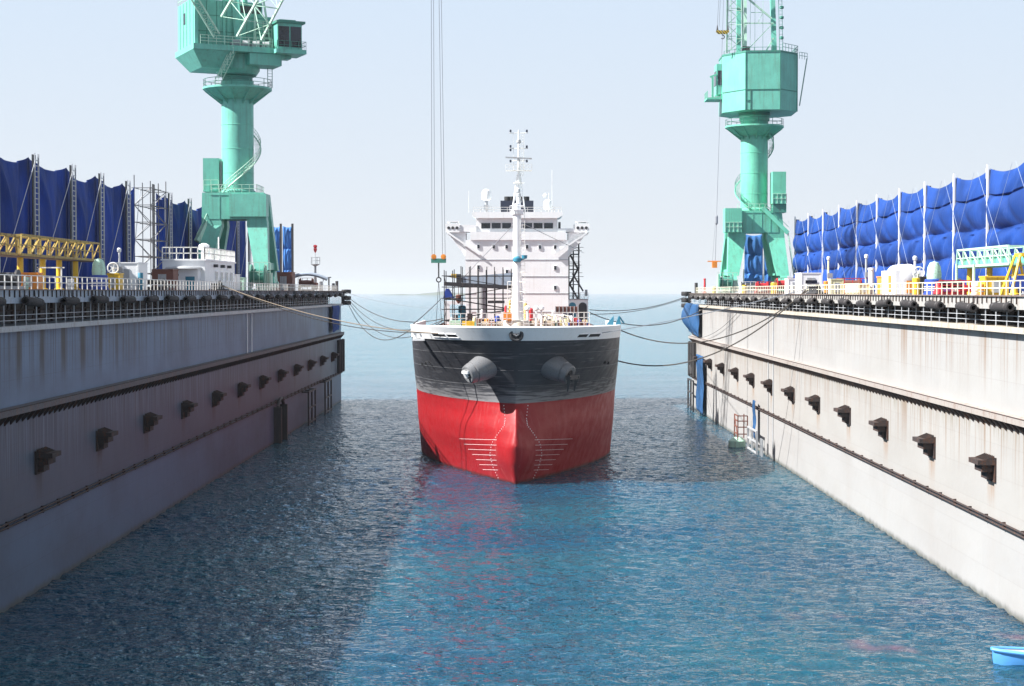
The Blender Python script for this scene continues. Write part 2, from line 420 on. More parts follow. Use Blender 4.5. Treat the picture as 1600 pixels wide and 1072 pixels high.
    def ladder(s, a, b, wd=0.5, side=(1, 0, 0), sp=0.4, t=0.05):
        a = Vector(a); b = Vector(b); sv = Vector(side).normalized() * wd / 2
        s.bar(a - sv, b - sv, t); s.bar(a + sv, b + sv, t)
        n = max(2, int((b - a).length / sp))
        for i in range(n + 1):
            p = a.lerp(b, i / n); s.bar(p - sv, p + sv, t * 0.7, 3)
        return s
    def build(s, name, mat, parent=None, smooth=True, org=None):
        vs = np.array(s.v, dtype=float)
        lo, hi = vs.min(0), vs.max(0)
        o_ = Vector(((lo[0] + hi[0]) / 2, (lo[1] + hi[1]) / 2, lo[2])) if org is None else Vector(org)
        me = bpy.data.meshes.new(name)
        me.from_pydata(((vs - np.array(o_)) * S).tolist(), [], s.f)
        me.materials.append(M[mat] if isinstance(mat, str) else mat)
        if smooth:
            me.polygons.foreach_set('use_smooth', [True] * len(me.polygons))
            me.set_sharp_from_angle(angle=R(32))
        me.update()
        o = bpy.data.objects.new(name, me); COL.objects.link(o)
        WL[o] = o_
        if parent is not None:
            o.parent = parent; o.location = (o_ - WL[parent]) * S
        else: o.location = o_ * S
        return o

KIDS = {}
def copy_tree(src, loc, label=None, parent=None):
    c = src.copy(); COL.objects.link(c)
    if parent is None:
        loc = Vector(loc); c.location = loc * S; WL[c] = loc
        if label: c['label'] = label
    else:
        c.parent = parent; WL[c] = WL[parent] + (WL[src] - WL[src.parent])
    for ch in [o for o in list(src.children)]: copy_tree(ch, None, None, c)
    return c
ORD = ['nearest', 'second', 'third', 'fourth', 'fifth', 'sixth', 'seventh', 'eighth', 'ninth', 'tenth', 'eleventh', 'twelfth', 'thirteenth',
       'fourteenth', 'fifteenth', 'sixteenth', 'seventeenth', 'eighteenth', 'nineteenth', 'twentieth', 'twenty-first', 'twenty-second',
       'twenty-third', 'twenty-fourth', 'twenty-fifth', 'twenty-sixth', 'twenty-seventh']
def sag(a, b, dz, n=16):
    a = Vector(a); b = Vector(b)
    return [a.lerp(b, i / n) - Vector((0, 0, 4 * dz * (i / n) * (1 - i / n))) for i in range(n + 1)]
# ================================================================ SEA AND LAND
def make_sea():
    rg = np.random.RandomState(3)
    X0, X1, Y0, Y1 = -32.0, 32.0, 40.0, 300.0
    xs = np.linspace(X0, X1, 330)
    ys = [Y0]
    while ys[-1] < Y1: ys.append(ys[-1] + max(0.13, 0.0017 * ys[-1]))
    ys = np.array(ys); ys[-1] = Y1
    GX, GY = np.meshgrid(xs, ys)
    H = np.zeros_like(GX)
    for i in range(56):
        lam = 0.6 * (3.0 / 0.6) ** rg.rand()
        th = rg.normal(R(78), 0.55)
        k = 2 * math.pi / lam
        amp = 0.0046 * lam ** 0.9 * (0.6 + 0.8 * rg.rand())
        ph = k * (GX * math.cos(th) + GY * math.sin(th)) + rg.rand() * 7 + 0.6 * np.sin(0.11 * GX + 0.07 * GY + i)
        c = np.cos(ph)
        H += amp * (c + 0.25 * np.cos(2 * ph))
    H *= np.clip((300 - GY) / 170, 0, 1) * np.clip((GY - 40) / 8, 0, 1) * np.clip((32 - np.abs(GX)) / 1.5, 0, 1)
    nx, ny = len(xs), len(ys)
    V = np.stack([GX, GY, H], -1).reshape(-1, 3)
    i = np.arange((ny - 1) * (nx - 1)); r_, c_ = i // (nx - 1), i % (nx - 1); a = r_ * nx + c_
    Q = np.stack([a, a + 1, a + nx + 1, a + nx], -1)
    big = 16000.0
    extra = []; ef = []
    def rect(x0, y0, x1, y1):
        k = len(V) + len(extra); extra.extend([(x0, y0, 0), (x1, y0, 0), (x1, y1, 0), (x0, y1, 0)]); ef.append((k, k + 1, k + 2, k + 3))
    rect(-big, -3000, X0, big); rect(X1, -3000, big, big); rect(X0, -3000, X1, Y0); rect(X0, Y1, X1, big)
    V = np.concatenate([V, np.array(extra)]); Q = np.concatenate([Q, np.array(ef)])
    me = bpy.data.meshes.new('sea')
    me.vertices.add(len(V)); me.vertices.foreach_set('co', (V * S).astype(np.float32).ravel())
    me.loops.add(Q.size); me.loops.foreach_set('vertex_index', Q.astype(np.int32).ravel())
    me.polygons.add(len(Q)); me.polygons.foreach_set('loop_start', (np.arange(len(Q)) * 4).astype(np.int32))
    me.polygons.foreach_set('loop_total', np.full(len(Q), 4, np.int32))
    me.polygons.foreach_set('use_smooth', np.ones(len(Q), bool))
    me.update(calc_edges=True); me.validate()
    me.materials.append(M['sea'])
    o = bpy.data.objects.new('sea', me); COL.objects.link(o); WL[o] = Vector((0, 0, 0))
    tag(o, kind='structure')
make_sea()

def make_hills():
    b = MB(); rows = []
    Y = 9000.0
    for j in range(9):
        v = j / 8; row = []
        for i in range(70):
            u = i / 69; x = -760 + 720 * u
            e = math.sin(math.pi * u) ** 0.8
            h = (7 + 8 * math.exp(-((u - 0.55) / 0.2) ** 2) + 3 * math.sin(u * 17) + 1.5 * math.sin(u * 41)) * e * math.sin(math.pi * v) ** 0.7
            row.append((x, Y + 500 * v, h * 1.15 - 0.5))
        rows.append(row)
    b.grid(rows)
    tag(b.build('hills', 'hill'), kind='structure')
make_hills()

# ================================================================ FLOATING DOCK, two wing walls
def make_dock(sg):
    left = sg < 0
    w, Y0, Y1 = (28.8, 50.0, 274.0) if left else (27.6, 50.0, 261.0)
    zd, zg, zw, zl = (18.15, 17.34, 16.06, 11.45) if left else (17.80, 17.03, 16.05, 11.2)
    X = lambda d: sg * (w + d)          # d > 0: away from the basin
    t = thing('floating_dock_wall', 'long steel dock wall in shade with dark streaks and rusty brackets, left of the ship' if left else
              'long pale sunlit steel dock wall with rusty brackets, right of the ship', 'dock wall', (X(8), (Y0 + Y1) / 2, 0))
    wm = 'wall_l' if left else 'wall_r'
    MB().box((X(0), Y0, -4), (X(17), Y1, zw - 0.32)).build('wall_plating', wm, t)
    MB().box((X(2.3), Y0, zw - 0.32), (X(17), Y1, zg + 0.1)).build('gallery_back', 'dark', t)  # shade of the recess is put into its dark colour
    MB().box((X(-0.45), Y0, zw - 0.32), (X(2.3), Y1, zw)).build('gallery_walkway', 'grey' if left else 'cream_grey', t)
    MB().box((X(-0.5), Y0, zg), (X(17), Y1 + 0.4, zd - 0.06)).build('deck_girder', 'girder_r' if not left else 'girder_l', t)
    MB().box((X(-0.62), Y0, zd - 0.06), (X(17), Y1 + 0.5, zd)).build('deck_plating', 'deck', t)
    b = MB(); y = Y0 + 40
    while y < Y1:
        b.box((X(-0.5), y, zd - 0.42 - 0.1 * rnd.random()), (X(-0.57), y + 0.07, zd - 0.06)); y += 0.95
    tag(b.build('edge_bracket', 'rusty', t, False), kind='stuff')
    b = MB(); y = Y0 + 40.4
    while y < Y1:
        b.bar((X(2.1), y, zw), (X(2.1), y, zg), 0.16); y += 2.9
        b.bar((X(2.0), y - 2, zw + 0.1), (X(2.0), y - 1.0, zg), 0.07)
    for z in (zw + 0.25, zw + 0.5, zw + 0.8): b.bar((X(2.0), Y0 + 40, z), (X(2.0), Y1, z), 0.09)
    tag(b.build('gallery_pipework', 'rusty', t, False), kind='stuff')
    # ledge: rubbing shelf with triangular knees below
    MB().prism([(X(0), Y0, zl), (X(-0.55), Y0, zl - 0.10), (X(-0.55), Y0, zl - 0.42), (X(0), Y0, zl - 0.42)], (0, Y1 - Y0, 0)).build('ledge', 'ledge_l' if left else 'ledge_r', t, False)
    MB().bar((X(-0.5), Y0, zl - 0.06), (X(-0.5), Y1, zl - 0.06), 0.07, 6).build('ledge_pipe', 'rusty', t)
    b = MB(); y = Y0 + 40
    while y < Y1:
        b.prism([(X(0), y, zl - 0.42), (X(-0.52), y, zl - 0.42), (X(-0.46), y, zl - 0.55), (X(-0.06), y, zl - 1.0), (X(0), y, zl - 1.02)], (0, 0.09, 0)); y += 1.12
    tag(b.build('ledge_knee', 'rusty', t, False), kind='stuff')
    b = MB()
    for z in (4.93, 4.72): b.bar((X(-0.16), Y0, z), (X(-0.16), Y1, z), 0.13, 6)
    y = Y0 + 40
    while y < Y1: b.cbox((X(-0.09), y, 4.82), (0.18, 0.12, 0.42)); y += 3.5
    b.build('rubbing_pipe', 'rusty', t)
    # stepped steel brackets
    br = MB()
    L2 = 0.98
    br.box((X(0), -L2, -1.0), (X(-0.12), L2, 0.40)).box((X(-0.12), -L2, 0), (X(-1.08), L2, 0.28))
    br.box((X(-0.12), -L2 * 0.8, -0.42), (X(-0.78), L2 * 0.8, -0.003)).box((X(-0.12), -L2 * 0.62, -0.85), (X(-0.45), L2 * 0.62, -0.423))
    for k in range(7):
        yy = -L2 + 0.04 + k * (2 * L2 - 0.14) / 6
        br.prism([(X(-0.123), yy, 0.283), (X(-0.75), yy, 0.283), (X(-0.123), yy, 0.54)], (0, 0.06, 0))
    y0, sp, n = (100.2, 14.55, 12) if left else (96.3, 13.83, 12)
    first = None
    for k in range(n):
        yy = y0 + sp * k
        if yy > Y1 - 3: break
        if first is None:
            bb = MB(); bb.v = [(a, b_ + yy, c + 8.05) for a, b_, c in br.v]; bb.f = br.f
            first = bb.build('bracket', 'rusty', t, False)
        else:
            c = first.copy(); COL.objects.link(c); c.parent = t; c.location = first.location + Vector((0, sp * k * S, 0))
    # weld seam pipes running down the plates
    b = MB()
    for y in ((178.0, 181.0) if left else (178.0, 181.5)):
        b.bar((X(-0.05), y, zw - 0.33), (X(-0.05), y, zl), 0.14, 6)
        if not left: b.bar((X(-0.05), y, zl - 0.5), (X(-0.05), y, 0.2), 0.12, 6)
    b.build('drain_pipe', 'white' if left else 'grey', t)
    return t, X, Y0, Y1, zd, zg, zw, zl
M['cream_grey'] = paint('weathered_walkway_paint', (0.42, 0.38, 0.32), 0.7, 0.4, rust=0.3)
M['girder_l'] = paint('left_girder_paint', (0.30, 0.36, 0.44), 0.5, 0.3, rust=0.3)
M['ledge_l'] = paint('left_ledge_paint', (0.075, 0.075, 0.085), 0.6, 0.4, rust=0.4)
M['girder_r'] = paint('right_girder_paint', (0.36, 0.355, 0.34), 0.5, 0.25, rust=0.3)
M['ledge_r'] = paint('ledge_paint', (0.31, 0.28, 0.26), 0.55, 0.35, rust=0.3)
DL = make_dock(-1); DR = make_dock(1)

# ---------------------------------------------------------------- railings on the deck edge and in the galleries
def edge_railing(D, left):
    t_, X, Y0, Y1, zd, zg, zw, zl = D
    ya, yb = 84.0, Y1 - 4
    r = thing('railing', 'white deck railing along the %s dock edge above the fenders' % ('left' if left else 'right'), 'railing', (X(0.2), (ya + yb) / 2, zd))
    b = MB()
    for z in (0.42, 0.82): b.bar((X(0.2), ya, zd + z), (X(0.2), yb, zd + z), 0.05)
    b.build('rails', 'white_rail' if left else 'rail_r', r, False)
    p0 = MB().bar((X(0.2), ya, zd), (X(0.2), ya, zd + 0.82), 0.06).build('post', 'white_rail' if left else 'rail_r', r, False)
    sp = 1.3; n = int((yb - ya) / sp); rest = MB()
    for k in range(1, n + 1):
        if k < 100:
            c = p0.copy(); COL.objects.link(c); c.parent = r; c.location = p0.location + Vector((0, sp * k * S, 0))
        else: rest.bar((X(0.2), ya + sp * k, zd), (X(0.2), ya + sp * k, zd + 0.82), 0.06)
    if rest.v: tag(rest.build('far_posts', 'white_rail' if left else 'rail_r', r, False), kind='stuff')
    g = thing('gallery_railing', 'thin railing of the dark gallery below the %s dock deck' % ('left' if left else 'right'), 'railing', (X(-0.3), (ya + yb) / 2, zw))
    b = MB()
    h = zg - zw
    for z in (0.32, 0.62): b.bar((X(-0.35), ya, zw + z), (X(-0.35), Y1, zw + z), 0.03)
    b.build('rails', 'rail_dim', g, False)
    p0 = MB().bar((X(-0.35), ya, zw), (X(-0.35), ya, zw + h), 0.05).build('post', 'rail_dim', g, False)
    sp = 2.1; n = int((Y1 - ya) / sp)
    for k in range(1, n):
        c = p0.copy(); COL.objects.link(c); c.parent = g; c.location = p0.location + Vector((0, sp * k * S, 0))
M['rail_r'] = paint('cream_rail_paint', (0.82, 0.78, 0.62), 0.5, 0.2, rust=0.3)
M['rail_dim'] = paint('galvanised_rail', (0.50, 0.52, 0.55), 0.5, 0.3)
edge_railing(DL, True); edge_railing(DR, False)

# ---------------------------------------------------------------- fenders hung on the girder
def fenders(D, left, y0, sp, n):
    t_, X, Y0, Y1, zd, zg, zw, zl = D
    side = 'left' if left else 'right'
    g = 'rubber fenders along the %s dock edge' % side
    zc = zg + 0.13; Lh = 1.65; proto = None
    for k in range(n):
        y = y0 + sp * k
        lab = '%s tubular rubber fender from the near end of the %s dock edge' % (ORD[k].capitalize() if k else 'Nearest', side)
        if k == 0: lab = 'tubular rubber fender on the %s dock edge closest to the camera' % side
        if proto is None:
            proto = thing('fender', lab, 'fender', (X(-0.82), y, zc), g)
            MB().lathe((X(-0.82), y, zc), [(0.13, -Lh), (0.23, -Lh), (0.25, -Lh + 0.08), (0.25, Lh - 0.08), (0.23, Lh), (0.13, Lh), (0.13, -Lh)], 14, 'y', False).build('tube', 'rubber', proto)
            for s_ in (-1, 1):
                b = MB()
                b.tube([(X(-0.60), y + s_ * 1.1, zd - 0.02), (X(-0.64), y + s_ * 1.1, zc + 0.3), (X(-0.80), y + s_ * 1.1, zc + 0.30)], 0.03, 4)
                b.torus((X(-0.82), y + s_ * 1.1, zc), 0.255, 0.022, 'y', 12, 4)
                b.build('chain', 'dark', proto)
        else:
            c = copy_tree(proto, (X(-0.82), y + rnd.uniform(-0.3, 0.3), zc + rnd.uniform(-0.07, 0.03)), lab)
            c.rotation_euler = (R(rnd.uniform(-2.5, 2.5)), 0, R(rnd.uniform(-1.5, 1.5)))
fenders(DL, True, 89.0, 7.72, 24)
fenders(DR, False, 91.8, 7.35, 23)

# ---------------------------------------------------------------- far ends of the walls: roller fenders, hanging sheets, tube fenders
def dock_end(D, left):
    t_, X, Y0, Y1, zd, zg, zw, zl = D
    side = 'left' if left else 'right'
    r = thing('roller_fender', 'stack of black rubber rollers on the far corner of the %s dock' % side, 'fender', (X(-0.9), Y1, zg - 1.2))
    for z in (zd - 0.1, zg - 0.35, zg - 1.15):
        MB().lathe((X(-0.9), Y1 - 0.2, z - 0.36), [(0.15, 0), (0.75, 0.03), (0.8, 0.15), (0.8, 0.55), (0.75, 0.67), (0.15, 0.7)], 16).build('roller', 'black', r)
    MB().box((X(-0.2), Y1 - 1.2, zg - 1.3), (X(-0.7), Y1 - 0.6, zd - 0.1)).build('mounting', 'dark', r)
    for k in range(3):
        yy = Y1 - 1.0 - 3.2 * k
        o = MB().lathe((X(-0.42), yy, 4.9), [(0.1, 0), (0.3, 0.1), (0.3, 5.3), (0.1, 5.4)], 12).build('tube_fender', 'black')
        tag(o, '%s upright black tube fender at the far end of the %s dock wall' % (('Farthest', 'middle', 'nearest')[k], side), 'fender', 'upright tube fenders at the dock ends')
    b = MB().bar((X(0.3), Y1 - 3.4, zd), (X(0.3), Y1 - 3.4, zd + 1.6), 0.5, 10)
    tag(b.build('bollard_post', 'dark'), 'thick black post standing at the far corner of the %s dock deck' % side, 'bollard')
    # sheets hung over the end of the gallery
    def sheet(y0, y1, z0, z1, bulge, lab, mat):
        rows = []
        for i in range(25):
            v = i / 24; row = []
            for j in range(29):
                u = j / 28
                amp = bulge * math.sin(math.pi * min(1, 0.12 + v * 0.95)) ** 0.7 * math.sin(math.pi * u) ** 0.5
                d = -0.55 - amp * (0.65 + 0.35 * math.cos(u * 13 + v * 2)) - 0.08 * math.sin(9 * v + 7 * u)
                row.append((X(d), y0 + (y1 - y0) * u, z1 + (z0 - z1) * v - 0.15 * math.sin(math.pi * u * 2) * v))
            rows.append(row)
        b = MB().grid(rows); o = b.build('hanging_sheet', mat)
        so = o.modifiers.new('thickness', 'SOLIDIFY'); so.thickness = 0.03
        tag(o, lab, 'sheet')
    if left:
        sheet(Y1 - 18, Y1 - 8.5, zl + 0.4, zw - 0.2, 0.35, 'dark blue sheet hung below the gallery at the far end of the left dock', 'tarp_l')
    else:
        sheet(Y1 - 6.5, Y1 - 0.6, zl + 0.5, zw + 0.2, 1.5, 'bulging blue sheet hung at the outermost end of the right dock gallery', 'tarp_d')
        sheet(Y1 - 15, Y1 - 7.2, zl + 0.2, zw + 0.1, 1.1, 'bulging blue sheet next to the right dock wall, inner one of two', 'tarp_d')
        sheet(Y1 - 21, Y1 - 12, 0.3, zl - 2.5, 0.06, 'long blue sheet hanging down to the water on the right dock wall', 'tarp_d')
        sheet(187.6, 189.4, 1.4, zl - 5.5, 0.12, 'narrow blue sheet hanging above the floating frame by the right wall', 'tarp_d')
dock_end(DL, True); dock_end(DR, False)

def water_frame(X, y0, y1, zt, out, mat, lab, cols=2, mid=True):
    b = MB(); t = 0.22
    for k in range(cols):
        y = y0 + (y1 - y0) * k / (cols - 1)
        b.bar((X(-out), y, -1.5), (X(-out), y, zt), t)
        b.bar((X(-out), y, zt - 0.1), (X(0.0), y, zt - 0.1), t * 0.8)
    for z in ([zt - 0.1, zt * 0.5] if mid else [zt - 0.1]) + [0.35]:
        b.bar((X(-out), y0, z), (X(-out), y1, z), t * 0.9)
    tag(b.build('landing_stage', mat, None, False), lab, 'frame')
XL, XR = DL[1], DR[1]
water_frame(XL, 223.5, 231, 4.6, 0.9, 'dark', 'dark steel landing frame at the waterline, nearer of two open ones by left wall', 3)
water_frame(XL, 243, 251, 4.9, 0.9, 'dark', 'dark steel landing frame at the waterline, farther of two open ones by left wall', 3)
b = MB().box((XL(-0.02), 197.5, -1.5), (XL(-0.9), 198.0, 4.3)).box((XL(-0.02), 202.6, -1.5), (XL(-0.9), 203.1, 4.3))
b.box((XL(-0.03), 198.0, -1), (XL(-0.3), 202.6, 3.7)).tube([(XL(-0.45), 197.7 + 0.27 * k, 4.25 + 0.9 * math.sin(math.pi * k / 19)) for k in range(20)], 0.2, 6)
tag(b.build('fender_guide', 'dark', None, False), 'dark arched fender guide standing at the waterline on the left wall', 'frame')
b = MB()
for y in (251.0, 254.5, 258.5): b.bar((XR(-0.8), y, -1.5), (XR(-0.8), y, 4.6), 0.24)
for z in (4.5, 2.6, 0.5): b.bar((XR(-0.8), 251, z), (XR(-0.8), 258.5, z), 0.2)
b.tube([(XR(-0.7), 257.5, 5.0 + 0 * k) if k == 0 else (XR(-0.7), 257.5 - 2.4 * k / 12, 5.0 + 1.6 * math.sin(math.pi * k / 12)) for k in range(13)], 0.2, 6)
tag(b.build('landing_stage', 'dark', None, False), 'dark arched landing frame at the far end of the right dock wall', 'frame')
fr = thing('landing_stage', 'rusty steel landing stage with ladder cage standing in water by the right wall', 'landing stage', (XR(-1.2), 188, 0))
b = MB()
for y in (184.0, 187.5, 191.0):
    b.bar((XR(-0.9), y, -1.5), (XR(-0.9), y, 2.6), 0.22)
for z in (2.5, 1.3, 0.1): b.bar((XR(-0.9), 184, z), (XR(-0.9), 191, z), 0.18)
b.build('frame', 'grey_rust', fr, False) if 'grey_rust' in M else b.build('frame', 'grey', fr, False)
b = MB()
for y in (191.5, 194.5):
    for d in (-0.9, -2.0): b.bar((XR(d), y, 0.9), (XR(d), y, 3.7), 0.12)
for z in (1.6, 2.4, 3.1, 3.7):
    b.bar((XR(-2.0), 191.5, z), (XR(-2.0), 194.5, z), 0.12); b.bar((XR(-0.9), 191.5, z), (XR(-2.0), 191.5, z), 0.12)
b.bar((XR(-2.0), 191.5, 1), (XR(-2.0), 194.5, 3.6), 0.1)
b.build('cage', 'maroon', fr, False)
MB().lathe((XR(-1.9), 193, -0.5), [(0.2, 0), (1.0, 0.2), (1.0, 1.2), (0.5, 1.6)], 14).build('float', 'pale_green', fr)
for y in (181.3, ):
    MB().bar((XR(-0.7), y, -1), (XR(-0.7), y, 1.9), 0.2).bar((XR(-0.7), y + 1, -1), (XR(-0.7), y + 1, 1.9), 0.2).build('guide_post', 'grey', fr, False)

# ================================================================ TARPAULIN SCREENS
def tarp_grid(px_, y0, y1, z0, z1, fn, lab, mat, grp, nu=36, nv=72):
    rows = []
    for i in range(nv + 1):
        v = i / nv; row = []
        for j in range(nu + 1):
            u = j / nu; dx, dz = fn(u, v); row.append((px_ + dx, y0 + (y1 - y0) * u, z0 + (z1 - z0) * v + dz))
        rows.append(row)
    o = MB().grid(rows).build('tarpaulin', mat)
    so = o.modifiers.new('thickness', 'SOLIDIFY'); so.thickness = 0.02
    return tag(o, lab, 'tarpaulin', grp)

# right: billowing in four rows between white posts
XT = 42.5
ZT0, ZT1 = 17.9, 29.0
ypr = [103.5 + 11.4 * k for k in range(14)]
for k in range(len(ypr) - 1):
    a1, a2, a3 = (rnd.uniform(0.75, 1.15) for _ in range(3)); ph = rnd.random() * 6; sc = rnd.uniform(0.7, 1.25); cx = rnd.uniform(0.35, 0.65)
    rz = [0.0, 0.30 + rnd.uniform(-.015, .015), 0.53 + rnd.uniform(-.015, .015), 0.80 + rnd.uniform(-.015, .015), 1.0]
    def fn(u, v, a1=a1, ph=ph, sc=sc, cx=cx, rz=rz, k=k):
        for q in range(4):
            if v <= rz[q + 1] or q == 3:
                t = (v - rz[q]) / (rz[q + 1] - rz[q]); break
        t = min(max(t, 0), 1)
        row = (t ** 0.85); prof = math.sin(math.pi * row) ** 0.55 * (0.75 + 0.5 * t)
        if q == 3: prof = math.sin(math.pi / 2 * (1 - t) ** 0.8) * 0.55
        pillow = math.sin(math.pi * u) ** 0.5
        # rope X-lines pinch the sheet
        xx = abs((u - cx) * 2); pin = 1 - 0.35 * math.exp(-((u - cx - (0.25 - 0.5 * (v % 0.5) * 2) * (1 if q % 2 else -1)) / 0.07) ** 2)
        d = -(0.15 + 1.15 * a1 * pillow * prof * pin) - 0.10 * math.sin(14 * u + ph + 3 * v) * pillow * 0.6
        dz = -(0.7 * sc) * math.sin(math.pi * u) ** 0.9 * max(0, (v - 0.7) / 0.3) ** 1.2 - 0.22 * math.sin(math.pi * u) * (1 if 0.02 < v < 0.95 else 0)
        return d, dz
    n_ = len(ypr) - 1
    lab = 'sunlit blue billowing tarpaulin on the right dock, %s panel counted from the near end' % ORD[k]
    tp = tarp_grid(XT, ypr[k] + 0.15, ypr[k + 1] - 0.15, ZT0, ZT1, fn, lab, 'tarp_r', 'billowing tarpaulins on the right dock')
    b = MB()
    for s_ in (0, 1):
        ya, yb = (ypr[k] + 0.4, ypr[k + 1] - 0.6) if s_ else (ypr[k + 1] - 0.6, ypr[k] + 0.4)
        b.tube([(XT - 1.45, ya + (yb - ya) * t_ / 8, ZT1 - 0.3 - (ZT1 - ZT0 - 1) * t_ / 8) for t_ in range(9)], 0.016, 4)
    b.build('lashing_rope', 'rope_tie', tp, False)
proto = None
for k, y in enumerate(ypr):
    lab = '%s white steel post of the tarpaulin screen on the right dock, counted from near' % ORD[k].capitalize()
    if proto is None:
        proto = thing('screen_post', lab, 'post', (XT, y, ZT0), 'posts of the right tarpaulin screen')
        MB().bar((XT - 0.35, y, ZT0), (XT - 0.35, y, ZT1 + 0.35), 0.18).build('pole', 'white', proto, False)
        MB().bar((XT - 0.25, y + 1.0, ZT0), (XT - 0.25, y + 0.75, ZT1 + 0.1), 0.1).build('back_stay', 'white', proto, False)
        MB().box((XT - 0.2, y - 0.1, ZT0), (XT + 0.25, y + 0.1, ZT1 - 0.1)).build('web', 'dark', proto, False)
    else: copy_tree(proto, (XT, y, ZT0), lab)

# left: shaded sheets between ladder posts; a scaffold tower fills the gap
XTL = -42.0
ypl = [121.5, 132.6, 143.7, 155.8, 166.5, 177.9, 199.6, 211.6, 223.8, 236, 248, 259]
ZL0, ZL1 = 18.2, 29.6
def left_panel(ya, yb, k, edge0=False, edge1=False):
    ph = rnd.random() * 6; dip = rnd.uniform(0.7, 1.0); f1 = rnd.uniform(2.2, 3.4)
    def fn(u, v):
        pillow = math.sin(math.pi * u) ** 0.7
        fold = 0.18 * math.sin(f1 * math.pi * u + ph + 1.4 * (1 - v)) + 0.07 * math.sin(17 * u + ph * 2 + 2 * v) + 0.05 * math.sin(31 * u + 5 * v)
        d = (0.35 * pillow * math.sin(math.pi * v) + fold * pillow * (0.4 + 0.6 * v))
        # slack creases fanning from the post heads
        d += 0.35 * math.exp(-((u - 0.18 - 0.5 * (1 - v)) / 0.06) ** 2) * v - 0.25 * math.exp(-((u - 0.8 + 0.35 * (1 - v)) / 0.07) ** 2)
        dz = -dip * math.sin(math.pi * u) ** 0.85 * max(0, (v - 0.55) / 0.45) ** 1.3
        return d, dz
    lab = 'shaded dark blue tarpaulin on the left dock, %s panel counted from the near end' % ORD[k]
    tp = tarp_grid(XTL, ya, yb, ZL0, ZL1, fn, lab, 'tarp_l', 'dark blue tarpaulins on the left dock')
    b = MB().tube([(XTL + 0.75, ya + 0.6 + (yb - ya - 1.0) * t_ / 6, ZL0 + 0.8 + (ZL1 - ZL0 - 1.0) * t_ / 6) for t_ in range(7)], 0.035, 4)
    b.build('lashing_rope', 'rail_dim', tp, False)
pk = 0
for k in range(len(ypl) - 1):
    if k == 5:
        left_panel(177.9, 183.5, pk); pk += 1
        left_panel(194.6, 199.4, pk); pk += 1
        continue
    left_panel(ypl[k], ypl[k + 1], pk); pk += 1
proto = None
for k, y in enumerate(ypl):
    lab = '%s ladder-like steel post of the dark tarpaulin screen on the left dock, counted from near' % ORD[k].capitalize()
    if proto is None:
        proto = thing('ladder_post', lab, 'post', (XTL + 0.6, y, ZL0), 'ladder posts of the left tarpaulin screen')
        b = MB().bar((XTL + 0.7, y - 0.55, ZL0), (XTL + 0.7, y - 0.55, ZL1 + 0.3), 0.09).bar((XTL + 0.7, y + 0.55, ZL0), (XTL + 0.7, y + 0.55, ZL1 + 0.3), 0.12)
        b.build('stiles', 'rail_dim', proto, False)
        b = MB()
        for i in range(24): b.bar((XTL + 0.7, y - 0.5, ZL0 + 0.3 + i * 0.47), (XTL + 0.7, y + 0.5, ZL0 + 0.3 + i * 0.47), 0.07)
        b.build('rungs', 'rail_dim', proto, False)
        MB().box((XTL + 0.42, y - 0.5, ZL0), (XTL + 0.5, y + 0.5, ZL1 + 0.2)).build('backing', 'dark', proto, False)
    else: copy_tree(proto, (XTL + 0.6, y, ZL0), lab)

# cross screens that close the far ends
def cross_screen(x0, x1, Y, z0, z1, n, mat, side):
    for k in range(n):
        xa, xb = x0 + (x1 - x0) * k / n, x0 + (x1 - x0) * (k + 1) / n
        rows = []
        for i in range(49):
            v = i / 48; row = []
            for j in range(25):
                u = j / 24
                d = -0.4 * math.sin(math.pi * u) ** 0.6 * abs(math.sin(3 * math.pi * v)) ** 0.6 - 0.06 * math.sin(20 * u + 3 * v + k)
                row.append((xa + 0.08 + (xb - xa - 0.16) * u, Y + d, z0 + (z1 - z0) * v - 0.3 * math.sin(math.pi * u) * v))
            rows.append(row)
        o = MB().grid(rows).build('tarpaulin', mat)
        so = o.modifiers.new('thickness', 'SOLIDIFY'); so.thickness = 0.02
        tag(o, 'light blue cross screen at the far end of the %s dock, %s sheet' % (side, ('left-hand', 'right-hand', 'third')[k] if n < 3 else ('left', 'middle', 'right')[k]), 'tarpaulin', 'cross screens at the dock ends')
    for k in range(n + 1):
        x = x0 + (x1 - x0) * k / n
        b = MB().box((x - 0.3, Y - 0.62, z0 - 0.1), (x + 0.05, Y - 0.5, z1 + 0.3)) if side == 'left' else MB().bar((x, Y - 0.5, z0), (x, Y - 0.5, z1 + 0.2), 0.2)
        tag(b.build('screen_post', 'dark' if side == 'left' else 'white', None, False),
            '%s post of the cross screen at the far end of the %s dock' % (('leftmost', 'middle', 'rightmost', 'fourth')[k] if n == 2 else ('leftmost', 'second', 'third', 'rightmost')[k], side), 'post', 'posts of the cross screens')
cross_screen(-41.2, -35.6, 267.0, 18.2, 28.6, 3, 'tarp_s', 'left')
cross_screen(35.3, 41.5, 258.5, 17.9, 27.0, 2, 'tarp_s', 'right')

